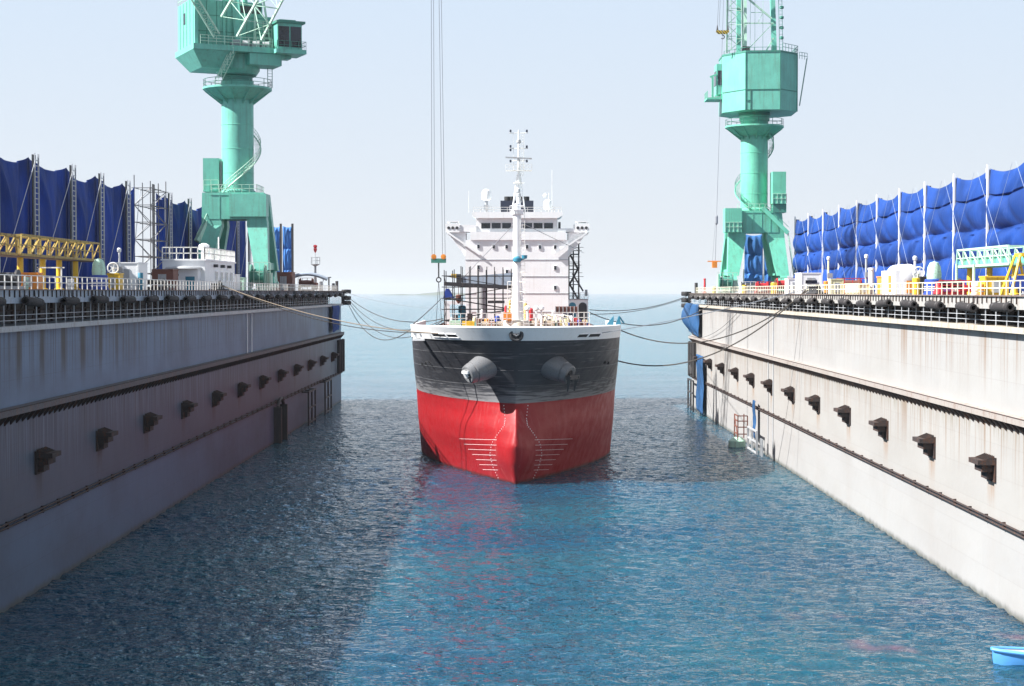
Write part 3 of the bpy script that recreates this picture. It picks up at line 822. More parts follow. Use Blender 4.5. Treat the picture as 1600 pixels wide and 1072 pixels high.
# scaffold tower in the gap of the left screen
def scaffold(name, x0, x1, y0, y1, z0, z1, nx, ny, lift, lab, mat='scaf', parent=None, ext=1.2):
    t = thing(name, lab, 'scaffold', ((x0 + x1) / 2, (y0 + y1) / 2, z0))
    b = MB(); xs = [x0 + (x1 - x0) * i / nx for i in range(nx + 1)]; ys = [y0 + (y1 - y0) * i / ny for i in range(ny + 1)]
    for x in xs:
        for y in ys: b.bar((x, y, z0), (x, y, z1 + rnd.uniform(0.3, ext)), 0.11, 5)
    b.build('standards', mat, t, False)
    b = MB(); z = z0 + lift; k = 0
    while z <= z1 + 0.05:
        for y in ys: b.bar((x0 - 0.3, y, z), (x1 + 0.3, y, z), 0.09, 5)
        for x in xs: b.bar((x, y0 - 0.3, z), (x, y1 + 0.3, z), 0.09, 5)
        z += lift; k += 1
    b.build('ledgers', mat, t, False)
    b = MB(); z = z0; k = 0
    while z + lift <= z1 + 0.05:
        for y in ys[::max(1, ny)]:
            a, c = (x0, x1) if k % 2 else (x1, x0); b.bar((a, y, z), (c, y, z + lift), 0.08, 5)
        for x in (x0, x1): b.bar((x, y0 if k % 2 else y1, z), (x, y1 if k % 2 else y0, z + lift), 0.08, 5)
        z += lift; k += 1
    b.build('braces', mat, t, False)
    return t
t = scaffold('scaffold_tower', -42.4, -40.6, 185.2, 193.4, 18.15, 29.8, 1, 2, 1.9, 'tall bare scaffold tower in the gap between dark tarpaulins on the left dock')
MB().ladder((-41.2, 189.5, 18.2), (-41.2, 189.5, 30.2), 0.7, (0, 1, 0), 0.45, 0.14).build('ladder', 'scaf', t, False)
# ================================================================ PORTAL CRANES
def ring_rail(b, c, r, h=1.0, n=24, wd=0.07, a0=0, a1=2 * math.pi):
    c = Vector(c)
    pts = [c + Vector((r * math.cos(a0 + (a1 - a0) * i / n), r * math.sin(a0 + (a1 - a0) * i / n), 0)) for i in range(n + 1)]
    for k in (0.5, 1.0): b.tube([p + Vector((0, 0, h * k)) for p in pts], wd / 2, 4)
    for p in pts[::2]: b.bar(p, p + Vector((0, 0, h)), wd)
    return b
def spiral(b, rb, cx, cy, r0, r1, z0, z1, a0, a1, n=60):
    rows = []
    for i in range(n + 1):
        a = a0 + (a1 - a0) * i / n; z = z0 + (z1 - z0) * i / n; c, s_ = math.cos(a), math.sin(a)
        if i < n:
            a2 = a0 + (a1 - a0) * (i + 0.8) / n
            b.hexa([(cx + r0 * c, cy + r0 * s_, z - 0.05), (cx + r1 * c, cy + r1 * s_, z - 0.05), (cx + r1 * math.cos(a2), cy + r1 * math.sin(a2), z - 0.05), (cx + r0 * math.cos(a2), cy + r0 * math.sin(a2), z - 0.05)],
                   [(cx + r0 * c, cy + r0 * s_, z), (cx + r1 * c, cy + r1 * s_, z), (cx + r1 * math.cos(a2), cy + r1 * math.sin(a2), z), (cx + r0 * math.cos(a2), cy + r0 * math.sin(a2), z)])
        rows.append(Vector((cx + r1 * c, cy + r1 * s_, z)))
    b.tube([p - Vector((0, 0, 0.1)) for p in rows], 0.09, 5)
    for h in (0.45, 0.9): rb.tube([p + Vector((0, 0, h)) for p in rows], 0.035, 4)
    for p in rows[::2]: rb.bar(p, p + Vector((0, 0, 0.9)), 0.05)

def crane_base(t, cx, cy, zd, m, zb0, zb1, zr, colr=2.05):
    MB().lathe((cx, cy, zb1 - 0.02), [(colr + 0.25, 0), (colr + 0.25, 0.3), (colr, 0.5), (colr, zr - 1.6 - zb1), (colr + 0.05, zr - zb1 + 1.0)], 32).build('column', m, t)
    b = MB().hexa([(cx - 3.3, cy - 3.0, zb0), (cx + 3.3, cy - 3.0, zb0), (cx + 3.3, cy + 3.0, zb0), (cx - 3.3, cy + 3.0, zb0)],
                  [(cx - 3.0, cy - 3.0, zb1), (cx + 3.0, cy - 3.0, zb1), (cx + 3.0, cy + 3.0, zb1), (cx - 3.0, cy + 3.0, zb1)])
    b.build('portal_beam', m, t)
    for sx in (-1, 1):
        for sy in (-1, 1):
            xt, xb = cx + sx * 2.9, cx + sx * 3.75
            yt, yb = cy + sy * 2.1, cy + sy * 4.2
            lo = [(xb - 0.85, yb - 0.7, zd + 2.6), (xb + 0.85, yb - 0.7, zd + 2.6), (xb + 0.85, yb + 0.7, zd + 2.6), (xb - 0.85, yb + 0.7, zd + 2.6)]
            md = [(xt - 1.3, yt - 0.85, zb0 - 0.8), (xt + 1.3, yt - 0.85, zb0 - 0.8), (xt + 1.3, yt + 0.85, zb0 - 0.8), (xt - 1.3, yt + 0.85, zb0 - 0.8)]
            hi = [(xt - 1.2, yt - 0.85, zb1 - 0.02), (xt + 0.85, yt - 0.85, zb1 - 0.02), (xt + 0.85, yt + 0.85, zb1 - 0.02), (xt - 1.2, yt + 0.85, zb1 - 0.02)]
            leg = MB().hexa(lo, md).hexa([(x, y, z + 0.003) for x, y, z in md], hi).build('leg', m, t)
            b = MB().hexa([(xb - 0.5, yb - 2.0, zd + 0.7), (xb + 0.5, yb - 2.0, zd + 0.7), (xb + 0.5, yb + 2.0, zd + 0.7), (xb - 0.5, yb + 2.0, zd + 0.7)],
                          [(xb - 0.5, yb - 0.8, zd + 2.6), (xb + 0.5, yb - 0.8, zd + 2.6), (xb + 0.5, yb + 0.8, zd + 2.6), (xb - 0.5, yb + 0.8, zd + 2.6)])
            for k in (-1.4, 1.4):
                b.box((xb - 0.62, yb + k - 0.55, zd + 0.35), (xb + 0.62, yb + k + 0.55, zd + 1.2))
                b.lathe((xb - 0.2, yb + k, zd + 0.45), [(0.42, 0), (0.42, 0.4)], 14, 'x')
            b.build('bogie', m, leg)
    for sx in (-1, 1):
        xb = cx + sx * 3.75
        MB().box((xb - 0.45, cy - 3.5, zd + 2.7), (xb + 0.45, cy + 3.5, zd + 3.6)).build('sill_beam', m, t)
        MB().bar((xb, cy - 4.0, zd + 3.4), (cx + sx * 3.1, cy + 1.6, zb0 - 0.6), 0.28).build('brace', m, t)
    z = zb1 + 2.6
    while z < zr - 2:
        MB().torus((cx, cy, z), colr + 0.005, 0.035, 'z', 32, 4).build('weld_ring', m, t); z += 3.1
    b = MB()
    for k in range(12):
        a = 2 * math.pi * k / 12; ca, sa = math.cos(a), math.sin(a); tx, ty = -sa * 0.05, ca * 0.05
        b.prism([(cx + ca * 2.0 - tx, cy + sa * 2.0 - ty, zr - 2.1), (cx + ca * 4.3 - tx, cy + sa * 4.3 - ty, zr - 0.3), (cx + ca * 2.0 - tx, cy + sa * 2.0 - ty, zr - 0.6)], (2 * tx, 2 * ty, 0))
    tag(b.build('platform_rib', m, t, False), kind='stuff')
    b = MB()
    for x in (-1.9, -0.6, 0.7, 2.0): b.box((cx + x, cy - 3.04, zb0 + 0.1), (cx + x + 0.08, cy - 3.003, zb1 - 0.1))
    b.box((cx - 3.0, cy - 3.06, zb1 - 0.35), (cx + 3.0, cy - 3.003, zb1 - 0.25)); b.build('stiffener', m, t, False)
    # ring platform below the slewing gear
    pf = MB().lathe((cx, cy, zr), [(colr, -1.5), (2.6, -1.35), (4.45, -0.15), (4.45, 0.1), (colr, 0.1)], 24, 'z', False).build('ring_platform', m, t)
    b = MB(); ring_rail(b, (cx, cy, zr + 0.1), 4.35); b.build('railing', 'teal_dark', pf, False)
    MB().lathe((cx, cy, zr + 0.9), [(colr - 0.1, 0), (colr - 0.1, 0.7), (colr + 0.35, 0.75), (colr + 0.35, 1.8)], 28).build('slewing_ring', 'teal_dark', t)

def make_left_crane():
    cx, cy, zd = -36.0, 216.0, 18.15
    t = thing('portal_crane', 'teal portal crane with dark-windowed cab and leaning lattice boom on the left dock', 'crane', (cx, cy, zd))
    m = 'teal'
    crane_base(t, cx, cy, zd, m, 27.3, 30.7, 44.2)
    MB().box((cx - 0.6, cy - 3.4, 27.6), (cx + 4.15, cy - 1.2, 30.5)).build('equipment_box', m, t)
    b = MB(); b.rail([(cx - 2.9, cy - 2.9, 30.7), (cx + 2.9, cy - 2.9, 30.7), (cx + 2.9, cy + 2.9, 30.7)], 1.0, 2, 1.0, 0.06); b.build('portal_railing', 'pale_green', t, False)
    lb = MB().box((cx - 4.3, cy - 1.2, 30.9), (cx - 2.25, cy + 1.4, 35.2)).build('lift_box', m, t)
    b = MB().rail([(cx - 2.3, cy - 1.4, 31.1), (cx - 4.2, cy - 1.4, 31.1)], 1.3, 2, 0.8, 0.06); b.build('guard_rail', 'pale_green', lb, False)
    st, rb = MB(), MB()
    spiral(st, rb, cx, cy, 2.2, 2.95, 29.5, 40.5, R(-150), R(-150 + 250))
    st.bar((cx - 2.5, cy - 1.4, 29.5), (cx - 4.6, cy - 3.6, 24.4), 0.7); rb.bar((cx - 2.5, cy - 1.9, 30.4), (cx - 4.6, cy - 4.1, 25.3), 0.06)
    rb.bar((cx - 2.5, cy - 0.9, 30.4), (cx - 4.6, cy - 3.1, 25.3), 0.06)
    s_ = st.build('spiral_stair', 'pale_green', t, False); rb.build('handrail', 'pale_green', s_, False)
    # superstructure, slewed
    th = R(25); co, si = math.cos(th), math.sin(th)
    def W(x, y, z): return Vector((cx + co * x - si * y, cy + si * x + co * y, z))
    def wb(b, a, c):
        x0, y0, z0 = a; x1, y1, z1 = c
        return b.hexa([W(x0, y0, z0), W(x1, y0, z0), W(x1, y1, z0), W(x0, y1, z0)], [W(x0, y0, z1), W(x1, y0, z1), W(x1, y1, z1), W(x0, y1, z1)])
    wb(MB(), (-6.6, -2.6, 49.1), (2.6, 4.6, 55.0)).build('machinery_house', 'teal', t)
    b = MB(); wb(b, (-6.62, -4.3, 49.1), (-6.2, -2.58, 55.0)); wb(b, (-2.6, -2.75, 49.1), (-2.3, -2.6, 55.0)); wb(b, (2.61, -2.0, 49.4), (4.2, 4.0, 53.4)); b.build('side_cladding', 'teal', t)
    b = MB()
    for k in range(7): wb(b, (-6.0 + 1.3 * k, -2.66, 49.2), (-5.94 + 1.3 * k, -2.603, 54.9))
    for zq in (51.0, 53.0): wb(b, (-6.1, -2.655, zq), (2.5, -2.603, zq + 0.06))
    for k in range(5): wb(b, (-6.66, -3.6 + 1.7 * k, 49.2), (-6.625, -3.54 + 1.7 * k, 54.9))
    b.build('cladding_rib', 'teal_dark', t, False)
    b = MB(); wb(b, (-6.67, 0.6, 52.2), (-6.625, 1.4, 53.6)); b.build('side_window', 'glass', t)
    b = MB(); wb(b, (-1.4, -2.66, 53.6), (2.4, -2.603, 54.5)); lv = b.build('louvre', 'dark', t)
    b = MB(); wb(b, (-6.9, -4.7, 48.4), (4.4, 5.0, 49.1)); b.build('slewing_platform', m, t)
    MB().lathe((cx, cy, 46.0), [(2.5, 0), (2.9, 0.6), (2.9, 2.38)], 24).build('turntable', m, t)
    b = MB(); wb(b, (0.4, -4.4, 46.9), (4.6, -0.5, 48.38)); b.build('gear_box', m, t)
    b = MB().hexa([W(-5.4, -2.9, 46.4), W(-1.5, -2.9, 46.4), W(-1.5, 3.2, 46.4), W(-5.4, 3.2, 46.4)], [W(-6.9, -4.5, 48.38), W(-1.5, -4.5, 48.38), W(-1.5, 4.8, 48.38), W(-6.9, 4.8, 48.38)])
    b.build('counterweight_tray', m, t)
    MB().rail([W(-6.0, -4.6, 49.1), W(3.3, -4.6, 49.1)], 1.1, 3, 1.0, 0.07).build('walkway_railing', 'pale_green', t, False)
    b = MB().rail([W(-6.6, -4.4, 55), W(-6.6, 4.5, 55)], 1.0, 2, 1.2, 0.06); b.rail([W(-6.6, -2.6, 55), W(2.5, -2.6, 55)], 1.0, 2, 1.2, 0.05)
    b.build('house_railing', 'pale_green', t, False)
    b = MB()
    for k in range(4):
        b.lathe(W(-1.6 + 1.3 * k, -3.7, 49.5), [(0.25, 0), (0.5, 0.02), (0.5, 0.9), (0.25, 0.92)], 12, 'x'); wb(b, (-1.9 + 1.3 * k, -4.2, 49.11), (-1.0 + 1.3 * k, -3.2, 49.5))
    b.build('winch_gear', 'grey', t)
    # driver's cab
    cab = wb(MB(), (3.7, -5.6, 48.9), (6.9, -2.2, 52.2)).build('cab', m, t)
    b = MB(); wb(b, (3.5, -5.9, 52.2), (7.3, -2.0, 52.5)); wb(b, (4.1, -5.0, 52.5), (6.3, -2.8, 52.75)); b.build('cab_roof', 'teal_dark', cab)
    b = MB(); wb(b, (3.85, -5.64, 49.2), (5.25, -5.603, 51.8)); b.build('window', 'glass', cab)
    b = MB(); wb(b, (5.4, -5.64, 49.2), (6.8, -5.603, 51.8)); b.build('window', 'glass', cab)
    b = MB(); wb(b, (6.903, -5.5, 49.2), (6.94, -2.4, 51.8)); b.build('window', 'glass', cab)
    b = MB(); wb(b, (3.4, -6.0, 48.35), (7.4, -1.8, 48.88)); wb(b, (2.0, -4.0, 47.9), (6.0, -2.2, 48.33)); cp = b.build('cab_platform', m, t)
    b = MB().rail([W(3.5, -5.95, 48.9), W(7.35, -5.95, 48.9), W(7.35, -1.9, 48.9)], 1.0, 2, 0.9, 0.05); b.build('cab_railing', 'teal_dark', cp, False)
    # ladders down to the ring platform
    b = MB().ladder(W(-1.8, -4.2, 48.4), W(-3.6, -3.6, 44.4), 0.9, (co, si, 0), 0.35, 0.09)
    b.rail([W(-1.8, -4.7, 48.0), W(-3.6, -4.1, 44.4)], 0.9, 2, 0.8, 0.06).build('stair', 'pale_green', t, False)
    MB().ladder(W(3.9, -1.5, 48.4), W(3.9, -1.5, 44.4), 0.6, (co, si, 0), 0.35, 0.08).build('ladder', 'teal_dark', t, False)
    # A-frame and stays
    b = MB().bar(W(-0.6, -3.2, 49.1), W(-1.2, -1.0, 66), 0.95, 4).bar(W(-0.6, 3.2, 49.1), W(-1.2, 1.0, 66), 0.8, 4)
    b.bar(W(-5.6, -2.3, 55), W(-1.4, -1.0, 65), 0.5).bar(W(-5.6, 3.0, 55), W(-1.4, 1.0, 65), 0.5).bar(W(2.0, -2.4, 55), W(-1.0, -1.0, 65), 0.45).bar(W(2.0, 2.4, 55), W(-1.0, 1.0, 65), 0.45)
    b.build('a_frame', m, t)
    MB().lattice(W(-3.9, -4.6, 50.2), W(-9.2, -4.6, 58.5), 0.8, 0.8, 0.13, 12, 0.07, up=(0, 1, 0)).build('stair_tower', 'pale_green', t, False)
    MB().lattice((-34.4, 209.6, 51.0), (-9.3, 189, 86.0), 4.0, 2.0, 0.24, 20, 0.12).build('boom', 'pale_green', t, False)
    b = MB().rail([W(1.4, -3.4, 50), W(3.6, -3.4, 50)], 2.6, 5, 1.2, 0.07).bar(W(1.4, -3.2, 49.1), W(1.8, -2.4, 58), 0.3).bar(W(3.6, -3.2, 49.1), W(2.4, -2.4, 58), 0.25)
    b.build('boom_foot_frame', 'pale_green', t, False)
    # spreader on its falls
    hx, hy = (685.5 - 806) / F * 190, 190.0
    zh = at(686, 407, 190).z
    hb = MB().box((hx - 0.85, hy - 0.2, zh - 0.28), (hx + 0.85, hy + 0.2, zh + 0.22)).build('hook_beam', 'teal_dark', t)
    for s_ in (-1, 1): MB().lathe((hx + s_ * 0.55, hy - 0.25, zh + 0.42), [(0.1, 0), (0.3, 0.02), (0.3, 0.5), (0.1, 0.52)], 14, 'y').build('sheave', 'orange', hb)
    MB().bar((hx, hy, zh - 0.28), (hx, hy, zh - 2.0), 0.16, 6).torus((hx, hy, zh - 2.2), 0.26, 0.07, 'y', 14).build('hook', 'dark', hb)
    b = MB()
    for dx, tx in ((-0.75, -9.6), (-0.45, -9.4), (0.45, -9.1), (0.75, -8.9)): b.bar((hx + dx, hy, zh + 0.4), (tx, 189, 86), 0.055, 4)
    b.build('hoist_rope', 'wire', t, False)
    b = MB()
    for s_ in (-1, 1): b.bar((hx, hy, zh - 2.4), (hx + 0.35 * s_, hy + 0.5, zh - 7.5), 0.05, 4)
    b.build('sling', 'dark', t, False)
make_left_crane()

def make_right_crane():
    cx, cy, zd = 36.2, 253.5, 17.8
    t = thing('portal_crane', 'green portal crane with many-sided machinery house on the right dock', 'crane', (cx, cy, zd))
    m = 'green'
    crane_base(t, cx, cy, zd, m, 26.9, 30.2, 43.0)
    for x0, x1, y0, z0, z1 in ((-4.9, -2.4, -4.2, 26.9, 30.5), (2.3, 4.3, -3.4, 31.2, 36.0)):
        bx = MB().box((cx + x0, cy + y0, z0), (cx + x1, cy + y0 + 2.6, z1)).build('equipment_box', m, t)
        b = MB().rail([(cx + x0, cy + y0 - 0.06, z0 + 0.1), (cx + x1 + 0.05, cy + y0 - 0.06, z0 + 0.1), (cx + x1 + 0.05, cy + y0 + 2.6, z0 + 0.1)], 1.4, 2, 0.7, 0.06); b.build('guard_rail', 'pale_green', bx, False)
    MB().box((cx + 2.4, cy - 3.2, 29.9), (cx + 4.4, cy - 0.6, 31.2)).build('box_bracket', 'teal_dark', t)
    b = MB().rail([(cx - 2.9, cy - 2.9, 30.2), (cx + 2.9, cy - 2.9, 30.2)], 1.0, 2, 0.8, 0.06); b.build('portal_railing', 'pale_green', t, False)
    st, rb = MB(), MB()
    spiral(st, rb, cx, cy, 2.2, 2.9, 30.6, 41.8, R(-110), R(-110 - 300))
    st.bar((cx + 0.8, cy - 3.2, 30.6), (cx + 4.6, cy - 3.6, 26.8), 0.6); rb.bar((cx + 0.8, cy - 3.6, 31.5), (cx + 4.6, cy - 4.0, 27.7), 0.07)
    s_ = st.build('spiral_stair', 'green', t, False); rb.build('handrail', 'teal_dark', s_, False)
    MB().ladder((cx + 5.9, cy - 3.4, 18.2), (cx + 4.6, cy - 3.4, 27), 0.8, (0, 1, 0), 0.4, 0.1).rail([(cx + 5.4, cy - 4, 22.0), (cx + 7.4, cy - 4, 22.0)], 1.0, 2, 0.6, 0.07).build('ladder', 'pale_green', t, False)
    plan = [(31.3, 253.0), (34.2, 248.6), (39.25, 248.2), (42.3, 251.4), (42.5, 258), (39.5, 261), (33.5, 261), (31.4, 258.5)]
    z0, z1 = 45.1, 53.6
    hs = MB().prism([(x, y, z0) for x, y in plan], (0, 0, z1 - z0)).build('machinery_house', 'teal', t)
    b = MB().prism([(36.9 + (x - 36.9) * 1.012, 254.6 + (y - 254.6) * 1.012, z1) for x, y in plan], (0, 0, 0.25)); b.build('roof_edge', 'teal_dark', hs)
    b = MB()
    for k in range(3):
        (xa, ya), (xb, yb) = plan[k], plan[k + 1]
        n_ = Vector((yb - ya, -(xb - xa), 0)).normalized() * 0.03
        b.bar(Vector((xa, ya, 48.1)) + n_, Vector((xb, yb, 48.1)) + n_, 0.09)
        b.bar(Vector((xb, yb, z0)) + n_, Vector((xb, yb, z1)) + n_, 0.12)
    for x in (34.9, 38.5): b.bar((x, 248.5, z0), (x, 248.5, 48.1), 0.09)
    for x in (34.2, 38.5): b.bar((x, 248.5, 46.5), (x + 0.7, 248.5, 46.5), 0.08)
    b.build('panel_seam', 'teal_dark', hs, False)
    MB().cyl((cx, cy, 43.9), 2.3, 1.2, 24).build('turntable', m, t)
    b = MB().rail([(39.6, 248.4, z1 + 0.25), (42.4, 251.6, z1 + 0.25), (42.5, 258, z1 + 0.25)], 1.1, 2, 0.9, 0.06).rail([(31.5, 253, z1 + 0.25), (34.2, 248.8, z1 + 0.25), (39.2, 248.4, z1 + 0.25)], 0.5, 1, 1.2, 0.06)
    b.rail([(42.6, 251.3, 53.0), (44.0, 252.6, 53.0)], 1.0, 2, 0.7, 0.06).ladder((43.9, 252.2, 53.2), (42.7, 251.6, 46.0), 0.6, (0, 1, 0), 0.4, 0.07)
    b.build('roof_railing', 'teal_dark', hs, False)
    MB().box((33.9, 250.2, z1 + 0.26), (35.0, 251.4, z1 + 1.1)).build('roof_vent', 'dark', hs)
    # side cab on its bracket
    cab = MB().box((30.5, 254.0, 48.0), (31.9, 257, 52.6)).build('cab', 'teal', t)
    b = MB().box((30.44, 254.4, 49.4), (30.497, 256.6, 51.6)).box((30.7, 253.94, 49.4), (31.6, 253.997, 51.6)); b.build('window', 'glass', cab)
    MB().prism([(29.0, 253.5, 47.2), (31.6, 253.5, 47.2), (31.6, 253.5, 48.2), (30.8, 253.5, 47.55), (29.0, 253.5, 47.45)], (0, 4, 0)).build('cab_platform', m, t)
    b = MB().bar((29.9, 254, 47.4), (29.9, 254, 50.6), 0.3).bar((29.5, 254, 50.6), (30.5, 254, 51), 0.25).rail([(29.1, 253.6, 47.45), (29.1, 257.4, 47.45)], 1.0, 2, 0.9, 0.06); b.build('cab_frame', m, t, False)
    # A-frame posts, stays, lattice boom
    for (x, y, wd, mm) in ((33.35, 250.6, 0.62, 'teal'), (34.35, 250.4, 0.4, 'pale_green'), (38.7, 250.6, 0.7, 'teal')):
        MB().bar((x, y, z1 + 0.25), (x + (36.3 - x) * 0.10, y + 2.2, 70), wd).build('a_frame_post', mm, t)
    b = MB()
    b.bar((34.2, 250.6, 58.2), (38.6, 250.6, 58.2), 0.16).bar((34.2, 250.6, 62.3), (38.3, 250.6, 58.9), 0.26).bar((34.5, 250.6, 54), (38.5, 250.6, 58.2), 0.12).bar((37.4, 250.6, 53.9), (38.6, 250.6, 56), 0.2)
    b.bar((35.2, 250.6, 59.8), (37, 250.6, 59.8), 0.09).bar((36.2, 250.6, 58.2), (37, 250.6, 59.8), 0.08)
    for x in (35.3, 36.0, 37.2): b.bar((x, 252, 53.9), (x, 252, 68), 0.05)
    b.build('a_frame_brace', 'pale_green', t, False)
    b = MB().ladder((39.6, 249.6, 53.9), (39.4, 250.6, 68), 0.5, (1, 0, 0), 0.5, 0.07)
    for k in range(6): b.lathe((39.6, 249.4, 55.6 + 1.5 * k), [(0.12, 0), (0.32, 0.08), (0.32, 0.4), (0.1, 0.5)], 10)
    b.build('ladder', 'teal_dark', t, False)
    MB().lattice((33.0, 252.0, 54.2), (31.0, 239.0, 94.0), 2.4, 1.4, 0.2, 20, 0.1).build('boom', 'pale_green', t, False)
    MB().ladder((32.0, 250.5, 54.2), (31.6, 249.2, 70), 0.6, (1, 0, 0), 0.5, 0.09).build('stay_ladder', 'pale_green', t, False)
    # two falls: striped hook beam high up, orange block low down
    hp = at(1129, 51, 240)
    hk = MB().prism([(hp.x - 0.95, hp.y - 0.2, hp.z + 0.12), (hp.x - 0.6, hp.y - 0.2, hp.z - 0.2), (hp.x + 0.6, hp.y - 0.2, hp.z - 0.2), (hp.x + 0.95, hp.y - 0.2, hp.z + 0.12), (hp.x + 0.9, hp.y - 0.2, hp.z + 0.3), (hp.x - 0.9, hp.y - 0.2, hp.z + 0.3)], (0, 0.4, 0)).build('hook_beam', 'hazard', t)
    b = MB()
    for s_ in (-1, 1): b.lathe((hp.x + 0.75 * s_, hp.y, hp.z + 0.3), [(0.16, 0), (0.05, 0.75)], 8)
    b.tube([(hp.x + 0.26 * math.sin(a), hp.y, hp.z - 0.62 - 0.26 * math.cos(a)) for a in [R(200 - 22 * i) for i in range(12)]], 0.07, 6).bar((hp.x, hp.y, hp.z - 0.2), (hp.x, hp.y, hp.z - 0.45), 0.12, 6)
    b.build('hook', 'dark', hk)
    b = MB()
    for s_ in (-0.75, -0.5, 0.75): b.bar((hp.x + s_, hp.y, hp.z + 0.9), (31.0 + s_ * 0.5, 239.5, 94), 0.05, 4)
    b.build('hoist_rope', 'wire', t, False)
    lp = at(1116.5, 413, 238)
    ob = MB().box((lp.x - 0.35, lp.y - 0.3, lp.z - 0.5), (lp.x + 0.35, lp.y + 0.3, lp.z + 0.4)).box((lp.x - 1.0, lp.y - 0.1, lp.z + 0.35), (lp.x + 1.0, lp.y + 0.1, lp.z + 0.5)).build('lower_block', 'orange', t)
    b = MB(); tp = at(1121, 0, 238); tp.z = 93.5
    mid = at(1119.5, 346, 238)
    b.bar((lp.x + 0.1, lp.y, lp.z + 0.5), mid, 0.06, 4).bar(mid, (30.6, 239, 93.5), 0.05, 4).lathe((mid.x, mid.y, mid.z - 0.5), [(0.06, 0), (0.2, 0.2), (0.2, 1.2), (0.06, 1.5)], 8)
    b.bar((lp.x - 0.3, lp.y, lp.z + 0.5), (mid.x - 0.15, mid.y, mid.z), 0.03, 4)
    b.build('lower_rope', 'wire', t, False)
make_right_crane()
# ================================================================ THE SHIP
SY = 156.6
ZS = [-4, 0, 2, 3.6, 5.0, 6.2, 7.4, 9, 11, 13.5, 15]
T0 = [-0.6, -1.0, -1.9, -2.3, -1.8, -0.6, 0.3, 0.2, -0.7, -2.3, -3.2]
LL = [32, 33, 33, 32.5, 31.5, 30, 28, 24.5, 20, 16, 14.5]
PP = [1.5, 1.55, 1.6, 1.65, 1.7, 1.75, 1.8, 1.85, 1.9, 2.0, 2.05]
QQ = [1.0, 1.0, 1.02, 1.08, 1.14, 1.2, 1.28, 1.42, 1.62, 1.9, 2.0]
BB = [10.6, 10.7, 10.8, 10.9, 10.95, 11.0, 11.0, 10.95, 10.8, 10.6, 10.55]
def hb(t, z):
    """half breadth of the hull, t metres aft of the stem datum"""
    I = lambda a: float(np.interp(z, ZS, a))
    t0, L, p, q, B = I(T0), I(LL), I(PP), I(QQ), I(BB)
    if t <= t0: return 0.0
    u = min(1.0, (t - t0) / L)
    b_ = B * (1 - (1 - u) ** p) ** (1 / q)
    wz = math.exp(-((z - 2.6) / 2.7) ** 2); s_ = t - t0
    b2 = 1.6 * wz * (math.sqrt(max(0, 1 - ((s_ - 4) / 4) ** 2)) if s_ < 4 else math.exp(-((s_ - 4) / 4.5) ** 2))
    nose = 0.2 * math.sqrt(min(1, s_ / 0.6)) * max(0, 1 - s_ / 6)
    return (b_ ** 4 + b2 ** 4 + nose ** 4) ** 0.25 if (b_ + b2 + nose) > 0 else 0
def t0z(z): return float(np.interp(z, ZS, T0))
def hull_pt(sd_, t, z, off=0.0):
    e = 0.05
    n = Vector((hb(t, z) - hb(t, z), 0, 0))
    dbt = (hb(t + e, z) - hb(t - e, z)) / (2 * e); dbz = (hb(t, z + e) - hb(t, z - e)) / (2 * e)
    n = Vector((1, -dbt, -dbz)).normalized() * off
    return Vector((sd_ * (hb(t, z) + n.x), SY + t + n.y, z + n.z))

ship = thing('cargo_ship', 'red and black cargo ship with white bridge seen bow-on between the dock walls', 'ship', (0, SY + 50, 0))
def hull_rows(sd_, zs, ts_fn, off=0.0):
    rows = []
    for z in zs:
        rows.append([hull_pt(sd_, t, z, off) if off else Vector((sd_ * hb(t, z), SY + t, z)) for t in ts_fn(z)])
    return rows
def ts(z):
    t0 = t0z(z); L = float(np.interp(z, ZS, LL))
    r = [t0 + L * (i / 56) ** 1.9 for i in range(57)]
    return r + [40, 60, 80, 100, 115]
zs = list(np.linspace(-3.0, 13.5, 56))
b = MB()
for s_ in (-1, 1):
    rows = hull_rows(s_, zs, ts)
    if s_ > 0: rows = [list(reversed(r)) for r in rows]
    b.grid(rows)
b.add([(-10.2, SY + 115, -3), (10.2, SY + 115, -3), (10.45, SY + 115, 13.5), (-10.45, SY + 115, 13.5)], [(0, 1, 2, 3)])
hull = b.build('hull', 'hull', ship)
# forecastle deck
b = MB(); tt = ts(13.3)
b.grid([[(-hb(t, 13.3) + 0.02, SY + t, 13.3) for t in tt], [(hb(t, 13.3) - 0.02, SY + t, 13.3) for t in tt]])
b.build('deck', 'shipdeck', ship, False)
# white bulwark, a solid band
b = MB(); zt = 14.72
def tsb(z):
    t0 = t0z(z); return [t0 + (36 - t0) * (i / 60) ** 1.9 for i in range(61)]
for s_ in (-1, 1):
    o1 = hull_rows(s_, [13.48, 13.9, 14.3, zt], tsb, 0.05); i1 = hull_rows(s_, [zt, 13.48], tsb, -0.16)
    rows = o1 + i1 + [o1[0]]
    if s_ > 0: rows = [list(reversed(r)) for r in rows]
    b.grid(rows)
bul = b.build('bulwark', 'white', ship)
